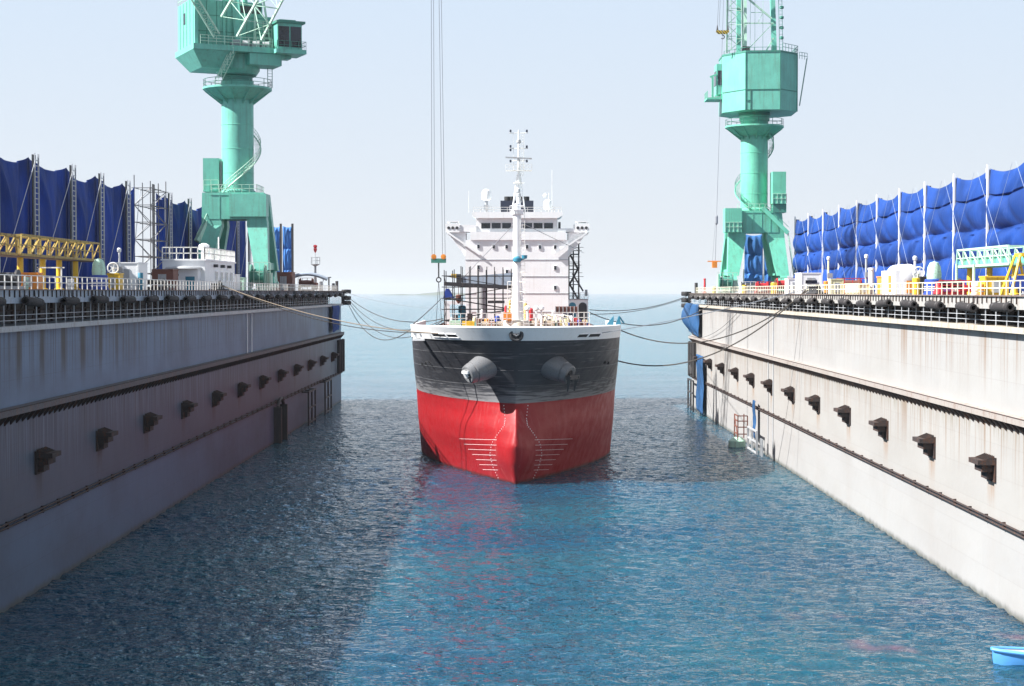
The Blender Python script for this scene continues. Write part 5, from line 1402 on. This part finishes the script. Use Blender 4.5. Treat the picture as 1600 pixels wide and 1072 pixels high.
def d_drum(px, side, wpx, hpx, mat, lab, depth=2.2, band='grey'):
    X, Y, z, m = dpos(px, side, depth); r_ = wpx * m / 2; h = hpx * m
    t = thing('drum', lab, 'drum', (X, Y, z))
    MB().lathe((X, Y, z), [(r_ * 0.96, 0), (r_, 0.04), (r_, h - 0.04), (r_ * 0.9, h), (r_ * 0.88, h - 0.03), (0.02, h - 0.03)], 20).build('body', mat, t)
    b = MB()
    for f in (0.33, 0.66): b.torus((X, Y, z + h * f), r_ + 0.005, 0.03, 'z', 20, 5)
    b.build('hoops', band, t)
    return t
def d_post(px, side, hpx, mat, lab, depth=2.4, r_=0.09, head=None, name='lamp_post', cat='post'):
    X, Y, z, m = dpos(px, side, depth); h = hpx * m
    t = thing(name, lab, cat, (X, Y, z))
    MB().lathe((X, Y, z), [(r_ * 2.2, 0), (r_ * 2.2, 0.08), (r_ * 1.2, 0.15), (r_, h)], 10).build('pole', mat, t)
    if head == 'lamp':
        MB().lathe((X, Y, z + h), [(0.06, 0), (0.16, 0.08), (0.18, 0.3), (0.1, 0.4)], 12).build('lamp_head', 'white', t)
        MB().cbox((X + 0.1, Y - 0.2, z + h * 0.55), (0.5, 0.2, 0.45)).build('switch_box', 'grey', t)
    elif head == 'wheel':
        b = MB().torus((X, Y - 0.2, z + h), 0.42, 0.05, 'y', 20, 6).lathe((X, Y - 0.25, z + h), [(0.1, 0), (0.1, 0.2)], 8, 'y')
        for k in range(5): a = 2 * math.pi * k / 5; b.bar((X, Y - 0.2, z + h), (X + 0.4 * math.cos(a), Y - 0.2, z + h + 0.4 * math.sin(a)), 0.05)
        b.build('hand_wheel', 'white', t)
        MB().box((X - 0.3, Y - 0.1, z + h * 0.3), (X + 0.3, Y + 0.3, z + h * 0.8)).build('gear_case', 'pale_green', t)
    elif head == 'top':
        MB().lathe((X, Y, z + h), [(r_ * 1.3, 0), (r_ * 1.3, 0.15), (0.03, 0.2)], 10).build('cap', 'red', t)
    return t
def d_winch(px, side, hpx, mat, drum, lab, depth=3.2, wd=2.2, n=1):
    X, Y, z, m = dpos(px, side, depth); r_ = hpx * m * 0.42
    t = thing('deck_winch', lab, 'winch', (X, Y, z))
    b = MB().cbox((X, Y, z + 0.12), (wd, 1.6, 0.24))
    for s_ in (-1, 1):
        x = X + s_ * (wd / 2 - 0.12)
        b.prism([(x - 0.07, Y - 0.75, z + 0.24), (x - 0.07, Y + 0.75, z + 0.24), (x - 0.07, Y + 0.25, z + r_ * 2.2), (x - 0.07, Y - 0.25, z + r_ * 2.2)], (0.14, 0, 0))
    b.build('stand', mat, t, False)
    MB().lathe((X - wd / 2 + 0.25, Y, z + r_ + 0.3), [(r_, 0), (r_, 0.1), (r_ * 0.6, 0.12), (r_ * 0.66, wd / 2 - 0.25), (r_ * 0.6, wd - 0.62), (r_, wd - 0.6), (r_, wd - 0.5)], 20, 'x').build('drum', drum, t)
    MB().box((X + wd / 2 + 0.003, Y - 0.5, z + 0.2), (X + wd / 2 + 0.6, Y + 0.5, z + r_ * 1.5)).build('motor', mat, t)
    b = MB().rail([(X - wd / 2, Y - 0.9, z), (X + wd / 2 + 0.5, Y - 0.9, z)], hpx * m, 3, 0.7, 0.06); b.build('guard', mat, t, False)
    return t
def capstan(px, side, lab, depth=2.4):
    X, Y, z, m = dpos(px, side, depth)
    t = thing('capstan', lab, 'capstan', (X, Y, z))
    MB().lathe((X, Y, z), [(0.75, 0), (0.75, 0.1), (0.68, 0.15), (0.66, 1.05), (0.6, 1.1)], 20).build('drum_cover', 'blue', t)
    MB().lathe((X, Y, z + 1.102), [(0.5, 0), (0.52, 0.3), (0.45, 0.85), (0.3, 1.15), (0.03, 1.25)], 18).build('cap', 'pale_green', t)
    b = MB()
    for k in range(3): b.torus((X, Y, z + 0.3 + 0.25 * k), 0.68, 0.03, 'z', 18, 5)
    b.build('hoops', 'white', t)
def truss_bridge(X, y0, y1, zb, zt, mat, panel, lab, posts, pm, nb=8, post_x=(0,)):
    zd = 18.15 if X < 0 else 17.8
    t = thing('footbridge', lab, 'footbridge', (X, (y0 + y1) / 2, zd))
    b = MB()
    for dx, dz in ((-0.75, 0), (0.75, 0)):
        b.bar((X + dx, y0, zb), (X + dx, y1, zb), 0.16); b.bar((X + dx, y0 + 0.3, zt), (X + dx, y1 - 0.3, zt), 0.14); b.bar((X + dx, y0, (zb + zt) / 2), (X + dx, y1, (zb + zt) / 2), 0.06)
        for k in range(nb + 1):
            y = y0 + (y1 - y0) * k / nb; yy = min(max(y, y0 + 0.3), y1 - 0.3); b.bar((X + dx, y, zb), (X + dx, yy, zt), 0.11)
            if k < nb: b.bar((X + dx, y, zb), (X + dx, min(y0 + (y1 - y0) * (k + 1) / nb, y1 - .3), zt), 0.08)
    for k in range(nb + 1):
        y = y0 + (y1 - y0) * k / nb; b.bar((X - 0.75, y, zb), (X + 0.75, y, zb), 0.1); b.bar((X - 0.75, min(max(y, y0 + .3), y1 - .3), zt), (X + 0.75, min(max(y, y0 + .3), y1 - .3), zt), 0.08)
    b.build('truss', mat, t, False)
    MB().box((X - 0.68, y0 + 0.05, zb - 0.14), (X + 0.68, y1 - 0.05, zb - 0.085)).build('walkway', panel, t)
    if panel != 'deck':
        for dx in (-0.60, 0.60): MB().box((X + dx - 0.02, y0 + 0.1, zb + 0.1), (X + dx + 0.02, y1 - 0.1, zb + (zt - zb) * 0.48)).build('side_screen', panel, t)
    for y in posts:
        for dx in post_x:
            MB().lathe((X + dx, y, zd), [(0.36, 0), (0.36, 0.08), (0.21, 0.12), (0.21, zb - 0.15 - zd), (0.3, zb - 0.15 - zd)], 14).build('post', pm, t)
    return t
# --- left deck
truss_bridge(-33.2, 109.0, 130.0, 20.45, 21.75, 'old_yellow', 'deck', 'weathered yellow truss footbridge on yellow posts on the left dock', [111.5, 116.8, 121.0, 125.5], 'yellow', 9)
truss_bridge(-33.2, 93.0, 108.3, 20.45, 21.65, 'old_yellow', 'deck', 'second piece of yellow truss footbridge, cut by the left picture edge', [95, 103.5], 'yellow', 7)
d_drum(27, -1, 7, 20, 'white', 'white drum behind the railing, nearer of two under the yellow footbridge')
d_drum(41, -1, 8, 20, 'pale_green', 'pale drum behind the railing, farther of two under the yellow footbridge')
d_box('equipment_rack', 51, -1, 8, 24, 'orange', 'orange equipment rack standing under the yellow footbridge', 'rack', dy=1.2, dx=1.0)
d_drum(111, -1, 10, 17, 'white', 'pale drum beside the yellow post at the far end of the yellow footbridge')
X, Y, z, m = dpos(80, -1, 2.0)
tag(MB().bar((X - 0.8, Y, z), (X - 0.8, Y, z + 1.5), 0.08).bar((X + 0.7, Y, z), (X + 0.7, Y, z + 1.5), 0.08).bar((X - 0.9, Y, z + 1.45), (X + 0.9, Y, z + 1.45), 0.08).bar((X - 0.8, Y, z + 0.8), (X + 0.7, Y, z + 0.8), 0.06).build('pipe_rack', 'white_rail', None, False), 'white pipe goalpost frame under the yellow footbridge', 'rack')
X, Y, z, m = dpos(8, -1, 2.2)
t = thing('cable_reel', 'low dark cable reel at the left picture edge under the footbridge', 'reel', (X, Y, z))
MB().lathe((X - 0.9, Y, z + 0.62), [(0.6, 0), (0.6, 0.1), (0.4, 0.12), (0.42, 1.6), (0.6, 1.62), (0.6, 1.75)], 18, 'x').build('drum', 'dark', t); MB().cbox((X, Y, z + 0.1), (2.2, 1.2, 0.2)).build('stand', 'grey', t)
capstan(155, -1, 'blue capstan with pale rounded cap by the railing of the left dock')
d_post(178, -1, 34, 'white', 'white hand wheel valve stand behind the railing of the left dock', 2.8, 0.08, 'wheel', 'valve_stand', 'valve')
d_post(187, -1, 58, 'white', 'slim white lamp post beside the hand wheel on the left dock', 3.2, 0.08, 'lamp')
d_box('locker', 181, -1, 8, 24, 'yellow', 'yellow locker below the hand wheel on the left dock', 'locker', 2.4, 1.3, 0.9)
d_box('deck_cabin', 203, -1, 28, 41, 'white', 'small white cabin left of the scaffold tower on the left dock', 'cabin', 3.6, 3.6, 2.2)
d_drum(220, -1, 8, 27, 'tealblue', 'dark green drum between the small cabin and the scaffold tower')
d_winch(238, -1, 15, 'dark', 'black', 'low black mooring winch behind the railing on the left dock', 2.6, 2.6)
d_box('crate', 259, -1, 20, 31, 'maroon', 'rusty red crate beside the white control house', 'crate', 4.4, 2.6, 1.9)
# control house with roof railing
X, Y, z, m = dpos(310, -1, 4.0)
t = thing('control_house', 'white two-part control house with railed roof beside the left crane', 'building', (X, Y, z))
ya, yb = Y - 7.0, Y + 10.5
MB().box((X - 2.2, ya, z), (X + 2.0, yb, z + 2.95)).build('walls', 'white', t)
MB().box((X - 2.35, ya - 0.15, z + 2.95), (X + 2.15, yb + 0.15, z + 3.1)).build('roof', 'white', t)
MB().box((X - 1.4, ya - 1.6, z), (X + 1.6, ya - 0.003, z + 2.1)).build('porch', 'white', t)
MB().lathe((X + 0.1, ya - 0.9, z + 2.12), [(1.9, 0), (1.7, 0.16), (0.05, 0.3)], 20).build('porch_roof', 'grey', t)
MB().cyl((X - 0.5, ya - 1.66, z + 1.5), 0.25, 0.06, 14, 'y').build('porthole', 'glass', t)
MB().box((X + 0.4, ya - 1.64, z), (X + 1.3, ya - 1.603, z + 1.35)).build('door', 'tealblue', t)
for k in range(4):
    y = Y - 1.5 + 3.0 * k
    wd = MB().box((X + 2.003, y, z + 0.95), (X + 2.06, y + 1.5, z + 2.0)).build('window', 'white', t); MB().box((X + 2.063, y + 0.15, z + 1.05), (X + 2.08, y + 0.65, z + 1.9)).box((X + 2.063, y + 0.85, z + 1.05), (X + 2.08, y + 1.35, z + 1.9)).build('pane', 'glass', wd)
for k in range(3): MB().cbox((X + 2.2, Y - 2 + 4 * k, z + 2.5), (0.4, 0.5, 0.3)).build('wall_lamp', 'dark', t)
b = MB().rail([(X - 2.2, ya, z + 3.1), (X + 2.0, ya, z + 3.1), (X + 2.0, yb, z + 3.1)], 1.15, 2, 0.75, 0.09); b.build('roof_railing', 'white_rail', t, False)
MB().lathe((X + 1.0, Y - 2, z + 3.1), [(0.3, 0), (0.3, 1.0), (0.55, 1.05), (0.55, 1.5), (0.2, 1.7)], 14).build('roof_vent', 'white', t)
MB().box((X + 0.2, Y + 0.5, z + 3.103), (X + 1.2, Y + 1.5, z + 4.0)).build('roof_tank', 'tealblue', t)
MB().bar((X + 1.6, Y + 3, z + 3.1), (X + 1.6, Y + 3, z + 5.6), 0.14, 8).build('roof_mast', 'white', t)
d_box('control_box', 362, -1, 14, 24, 'white', 'white annex box at the far end of the control house', 'box', 4.2, 2.4, 1.6)
d_box('switch_cabinet', 374, -1, 12, 19, 'pale_green', 'pale green switch cabinet below the left crane', 'cabinet', 4.0, 2.0, 1.4)
# rope fairlead with lines on the deck edge
def roller_fairlead(px, side, lab):
    X, Y, z, m = dpos(px, side, 0.5)
    t = thing('rope_fairlead', lab, 'fairlead', (X, Y, z))
    b = MB().box((X - 0.6, Y - 2.4, z), (X + 0.6, Y + 2.4, z + 0.12))
    b.prism([(X, Y - 2.3, z + 0.12), (X, Y + 2.3, z + 0.12), (X, Y + 0.2, z + 0.95), (X, Y - 0.1, z + 0.95)], (0.18, 0, 0))
    b.build('base', 'black', t, False)
    for k in (-1.5, -0.5, 0.7, 1.7): MB().lathe((X - 0.25, Y + k, z + 0.12), [(0.3, 0), (0.22, 0.08), (0.2, 0.45), (0.32, 0.55)], 12).build('roller', 'dark', t)
roller_fairlead(342, -1, 'black roller fairlead on the left dock edge in front of the control house')
roller_fairlead(1276, 1, 'black roller fairlead on the right dock edge in front of the white cabin')
d_winch(404, -1, 44, 'pale_green', 'teal_dark', 'tall green winch under the outer leg of the left crane', 3.0, 2.2)
d_box('machine_house', 446, -1, 16, 28, 'maroon', 'rust brown machine box beyond the left crane', 'box', 4.6, 3.4, 2.4)
d_winch(479, -1, 20, 'maroon', 'maroon', 'dark red winch left of the signal mast at the far end', 4.0, 2.4)
X, Y, z, m = dpos(470, -1, 3.6)
tag(MB().tube([(X - 1.4 + 5.2 * k / 14, Y + 2, z + 1.4 + 1.15 * math.sin(math.pi * (0.22 + 0.68 * k / 14))) for k in range(15)], 0.28, 8).build('curved_duct', 'girder_l'), 'pale curved duct arching above the dark red winch on left dock', 'duct')
# red-topped signal mast
X, Y, z, m = dpos(493, -1, 3.4)
t = thing('signal_mast', 'slim signal mast with red top and railed basket on the left dock', 'mast', (X, Y, z))
MB().lathe((X, Y, z), [(0.4, 0), (0.3, 0.1), (0.22, 0.2), (0.17, 4.2)], 10).build('pole', 'grey', t)
b = MB().lathe((X, Y, z + 4.2), [(0.2, -0.25), (0.75, 0.05), (0.75, 0.1), (0.1, 0.1)], 14); ring_rail(b, (X, Y, z + 4.3), 0.72, 1.1, 10, 0.06); b.build('basket', 'grey', t)
MB().bar((X, Y, z + 4.3), (X, Y, z + 6.3), 0.08, 6).build('spike', 'grey', t)
MB().lathe((X, Y, z + 6.1), [(0.05, 0), (0.22, 0.3), (0.3, 0.6), (0.2, 0.8), (0.32, 1.0), (0.3, 1.2), (0.1, 1.3)], 12).build('red_light', 'red', t)
X, Y, z, m = dpos(514, -1, 2.6)
tag(MB().bar((X, Y, z), (X, Y, z + 2.3), 0.26, 8).bar((X, Y, z + 2.25), (X - 1.0, Y, z + 2.25), 0.16).bar((X - 0.95, Y, z + 2.2), (X - 0.95, Y, z + 1.6), 0.12).bar((X, Y, z + 2.25), (X + 0.4, Y, z + 2.3), 0.16).build('davit', 'dark', None, False), 'small dark davit crane near the far corner of the left dock', 'davit')
d_drum(501, -1, 8, 15, 'grey', 'grey drum standing right of the signal mast')
d_post(521, -1, 12, 'dark', 'short black bollard right of the davit on the left dock', 2.2, 0.25, None, 'bollard', 'bollard')

# --- right deck
d_post(1101, 1, 21, 'red', 'red fire monitor post near the far corner of the right dock', 2.4, 0.16, 'top', 'monitor_post', 'post')
d_drum(1116, 1, 6, 10, 'yellow', 'small yellow drum between the red post and the green winch')
d_winch(1133, 1, 32, 'pale_green', 'teal_dark', 'tall green winch at the foot of the right crane', 3.0, 2.4)
d_winch(1168, 1, 18, 'white', 'dark', 'white winch with dark drum between the legs of the right crane', 3.0, 2.2)
d_drum(1163, 1, 7, 13, 'yellow', 'yellow drum in front of the white winch on the right dock', 2.0)
d_winch(1191, 1, 18, 'red', 'red', 'bright red winch under the right crane', 4.0, 1.8)
d_drum(1209, 1, 10, 17, 'yellow', 'large yellow drum behind the railing below the right crane', 1.6)
d_winch(1223, 1, 24, 'maroon', 'red', 'red and maroon winch left of the white cabin on the right dock', 4.2, 2.0)
d_box('deck_cabin', 1240, 1, 16, 22, 'white', 'low white box left of the white cabin on the right dock', 'box', 3.6, 2.4, 1.6)
X, Y, z, m = dpos(1262, 1, 3.0)
t = d_box('deck_cabin', 1262, 1, 24, 31, 'white', 'white cabin with dark window slit on the right dock', 'cabin', 3.0, 4.0, 2.0)
MB().box((X - 0.6, Y - 2.06, z + 1.05), (X + 0.6, Y - 2.051, z + 1.4)).build('window', 'glass', t)
d_drum(1291, 1, 9, 20, 'orange', 'orange drum just right of the white cabin on the right dock', 2.0)
d_post(1294, 1, 52, 'cream', 'slim cream post above the orange drum on the right dock', 2.6, 0.09, 'lamp')
d_box('pipe_manifold', 1305, 1, 10, 22, 'cream', 'cream pipe manifold right of the orange drum', 'manifold', 2.4, 1.6, 1.1)
d_winch(1325, 1, 24, 'red', 'maroon', 'dark red winch before the tarpaulins in the middle of the right dock', 4.2, 2.6)
d_box('valve_chest', 1338, 1, 12, 15, 'cream', 'long cream valve chest behind the railing on the right dock', 'chest', 1.4, 6.0, 0.8)
d_post(1353, 1, 55, 'grey', 'grey lamp post with switch box left of the thick white vent pipe', 3.0, 0.1, 'lamp')
X, Y, z, m = dpos(1361, 1, 2.2)
t = thing('vent_pipe', 'thick white vent pipe on tripod legs in the middle of the right dock', 'pipe', (X, Y, z))
MB().lathe((X, Y, z), [(0.3, 0), (0.26, 0.1), (0.24, 2.0), (0.3, 2.02), (0.3, 2.2), (0.05, 2.22)], 14).build('pipe', 'white', t)
b = MB()
for a in range(3): an = R(90 + 120 * a); b.bar((X + 0.2 * math.cos(an), Y + 0.2 * math.sin(an), z + 1.0), (X + 0.9 * math.cos(an), Y + 0.9 * math.sin(an), z), 0.1)
b.build('leg_frame', 'pale_green', t, False)
d_box('locker', 1385, 1, 13, 26, 'orange', 'orange locker left of the white deck tank on the right dock', 'locker', 3.0, 1.8, 1.2)
X, Y, z, m = dpos(1411, 1, 3.6)
t = thing('deck_tank', 'large white deck house tank on the right dock before the tarpaulins', 'tank', (X, Y, z))
MB().box((X - 1.2, Y - 2.4, z), (X + 1.0, Y + 2.6, z + 1.9)).build('base', 'white', t)
MB().lathe((X - 0.1, Y - 2.5, z + 1.6), [(0.4, 0), (0.72, 0.1), (0.8, 0.25), (0.8, 4.6), (0.72, 4.75), (0.4, 4.85)], 24, 'y').build('tank', 'white', t)
MB().box((X - 1.27, Y - 1.0, z + 0.2), (X - 1.203, Y - 0.2, z + 1.5)).box((X - 0.3, Y - 2.46, z + 0.1), (X + 0.1, Y - 2.403, z + 1.4)).build('panel', 'orange', t)
d_post(1429, 1, 52, 'white', 'white lamp post between the white tank and the hand wheel', 3.0, 0.09, 'lamp')
d_post(1434, 1, 34, 'cream', 'white hand wheel valve stand beside the white tank on the right dock', 2.4, 0.08, 'wheel', 'valve_stand', 'valve')
d_drum(1431, 1, 12, 26, 'yellow', 'yellow drum below the hand wheel on the right dock', 1.8)
d_box('switch_cabinet', 1447, 1, 13, 26, 'dark', 'dark cabinet between the hand wheel and the blue capstan', 'cabinet', 3.0, 1.4, 1.2)
capstan(1459, 1, 'blue capstan with pale rounded cap by the railing of the right dock', 2.0)
d_winch(1484, 1, 22, 'red', 'dark', 'red framed winch with dark drum beside the blue capstan', 2.0, 1.9)
d_post(1494, 1, 48, 'pale_green', 'slim pale post left of the green footbridge', 3.0, 0.09, None)
truss_bridge(33.4, 110.2, 123.5, 19.85, 21.05, 'pale_green', 'green', 'pale green truss footbridge on yellow posts on the right dock', [111.5, 117.5, 122.6], 'yellow', 7)
d_post(1521, 1, 48, 'pale_green', 'slim pale T-shaped post below the green footbridge', 1.8, 0.09, None)
d_drum(1524, 1, 12, 20, 'white', 'white drum below the green footbridge', 1.8)
d_drum(1533, 1, 8, 17, 'orange', 'orange drum below the green footbridge', 1.8)
d_box('locker', 1552, 1, 18, 27, 'yellow', 'yellow locker below the near end of the green footbridge', 'locker', 2.8, 1.4, 1.4)
X, Y, z, m = dpos(1592, 1, 2.4)
t = thing('a_frame', 'yellow A-frame gantry at the right picture edge', 'gantry', (X, Y, z))
b = MB()
for s_ in (-1, 1):
    for e in (-1, 1): b.bar((X + 0.8 * e, Y + 1.1 * s_, z), (X + 0.1 * e, Y + 0.5 * s_, z + 2.4), 0.12)
    b.bar((X - 0.45, Y + 0.8 * s_, z + 1.2), (X + 0.45, Y + 0.8 * s_, z + 1.2), 0.08)
b.bar((X, Y - 0.7, z + 2.4), (X, Y + 0.7, z + 2.4), 0.2)
b.build('frame', 'yellow', t, False); MB().lathe((X, Y - 0.3, z + 0.8), [(0.4, 0), (0.4, 0.6)], 14, 'y').build('reel', 'blue', t)

# ================================================================ MOORING LINES
def line(a, b, dz, r_, lab, mat='rope', n=26):
    o = MB().tube(sag(a, b, dz, n), r_, 5).build('mooring_rope', mat)
    return tag(o, lab, 'rope', 'mooring lines between ship and dock')
CLc = Vector((-28.0, 273.6, 17.5)); CRc = Vector((26.7, 260.5, 17.3))
bl = lambda px, py, off=0.05: hull_pt(-1, on_hull(px, py, -1)[0], 14.1, off)
brt = lambda px, py, off=0.05: hull_pt(1, on_hull(px, py, 1)[0], 14.1, off)
sl = lambda px, py, Y: at(px, py, Y)
line(CLc, sl(692, 498, 200), 1.9, 0.055, 'upper sagging mooring line from the far left dock corner to the ship side')
line(CLc + Vector((0, 0, -0.15)), sl(692, 500, 196), 3.0, 0.045, 'middle sagging mooring line from the far left dock corner to the ship side')
line(CLc + Vector((0, 0, -0.3)), sl(690, 502, 194), 4.0, 0.045, 'deepest sagging mooring line from the far left dock corner to the ship side')
line(CLc + Vector((0, 0, -0.4)), sl(646, 511, 168), 3.6, 0.05, 'mooring line from the far left dock corner down to the ship bow rail')
line(CLc + Vector((0, 0, 0.4)), sl(693, 483, 230), 0.5, 0.035, 'taut thin line from the far left dock corner to the ship waist', 'wire')
X, Y, z, m = dpos(345, -1, 0.3)
line((X, Y, z + 0.5), bl(690, 526, 0.12), 0.9, 0.05, 'upper of two long lines from the left dock fairlead to the ship bow', 'rope_pale')
line((X, Y + 1.2, z + 0.5), bl(676, 527, 0.12), 1.2, 0.04, 'lower of two long lines from the left dock fairlead to the ship bow', 'rope')
line(sl(644, 508, 166), sl(690, 466, 240), 0.1, 0.05, 'short thick line rising from the left bow rail to the foredeck')
X, Y, z, m = dpos(1264, 1, 0.4)
line((X, Y + 1, z + 0.5), brt(964, 566, 0.0) + Vector((0, 0, -3.4)), 3.1, 0.07, 'heavy black line drooping from the right dock fairlead to the dark hull side')
line((X, Y, z + 0.45), brt(968, 526, 0.1), 2.9, 0.06, 'heavy black line drooping from the right dock fairlead to the bow bulwark')
X, Y, z, m = dpos(1262, 1, 0.2)
line((X, Y, z + 0.5), brt(936, 525, 0.1), 0.25, 0.04, 'pale taut line from the right dock fairlead to the bow fairlead slot', 'wire')
line(CRc, sl(921, 484, 230), 0.9, 0.055, 'upper mooring line from the far right dock corner to the ship side')
line(CRc + Vector((0, 0, -0.2)), sl(921, 491, 225), 0.7, 0.045, 'lower mooring line from the far right dock corner to the ship side')
line((27.2, 235, 16.0), sl(921, 488, 215), 2.2, 0.06, 'dark line from the right gallery sagging to the ship rail near its blue roller gear')
line((27.3, 200, 16.3), (27.2, 246, 11.2), 0.8, 0.03, 'thin line slanting down across the right dock wall', 'rope')

# ================================================================ DINGHY in the near right corner
pb = at(1550, 1030, 80.5)
t = thing('dinghy', 'light blue dinghy with grey inside, floating in the near right corner', 'boat', (25.0, 80.6, 0))
rows_o, rows_i = [], []
n = 16
for i in range(n + 1):
    u = i / n; x = pb.x + 5.2 * u; wd = 0.80 * (1 - (1 - u) ** 2.6) ** 0.6 if u > 0 else 0.05; yc = 80.5 - 0.06 * i
    sh = 0.62 - 0.15 * math.sin(math.pi * min(1, u * 1.2) * 0.5)
    rows_o.append([Vector((x, yc - wd, sh)), Vector((x, yc - wd * 0.92, 0.25)), Vector((x + 0.1, yc - wd * 0.5, -0.25)), Vector((x + 0.1, yc + wd * 0.5, -0.25)), Vector((x, yc + wd * 0.92, 0.25)), Vector((x, yc + wd, sh))])
    wi = wd * 0.82
    rows_i.append([Vector((x + 0.05, yc - wi, sh)), Vector((x + 0.05, yc - wi * 0.85, 0.45)), Vector((x + 0.05, yc, 0.42)), Vector((x + 0.05, yc + wi * 0.85, 0.45)), Vector((x + 0.05, yc + wi, sh))])
MB().grid(rows_o).build('hull', 'boat_blue', t)
MB().grid(rows_i).build('inside', 'grey', t)
b = MB()
for s_ in (0, -1): b.tube([r_[s_] + Vector((0, 0.05 if s_ else -0.05, 0.02)) for r_ in rows_o], 0.09, 8)
b.build('gunwale', 'boat_blue', t)
MB().box((pb.x + 2.0, 79.5, 0.55), (pb.x + 2.4, 80.9, 0.62)).build('thwart', 'grey', t)

# ================================================================ SEA AIR
HZ = 0.00004
m = bpy.data.materials.new('sea_haze'); m.use_nodes = True
nt_ = m.node_tree; nt_.nodes.clear()
out = nt_.nodes.new('ShaderNodeOutputMaterial'); pv = nt_.nodes.new('ShaderNodeVolumePrincipled')
pv.inputs['Color'].default_value = (0.86, 0.93, 1.0, 1); pv.inputs['Density'].default_value = HZ; pv.inputs['Anisotropy'].default_value = 0.2
nt_.links.new(pv.outputs[0], out.inputs['Volume'])
M['haze'] = m
o = MB().box((-16500, -3300, -5), (16500, 16500, 99)).build('haze', 'haze', None, False)
tag(o, 'thin pale sea haze that softens the horizon', 'haze', kind='stuff')
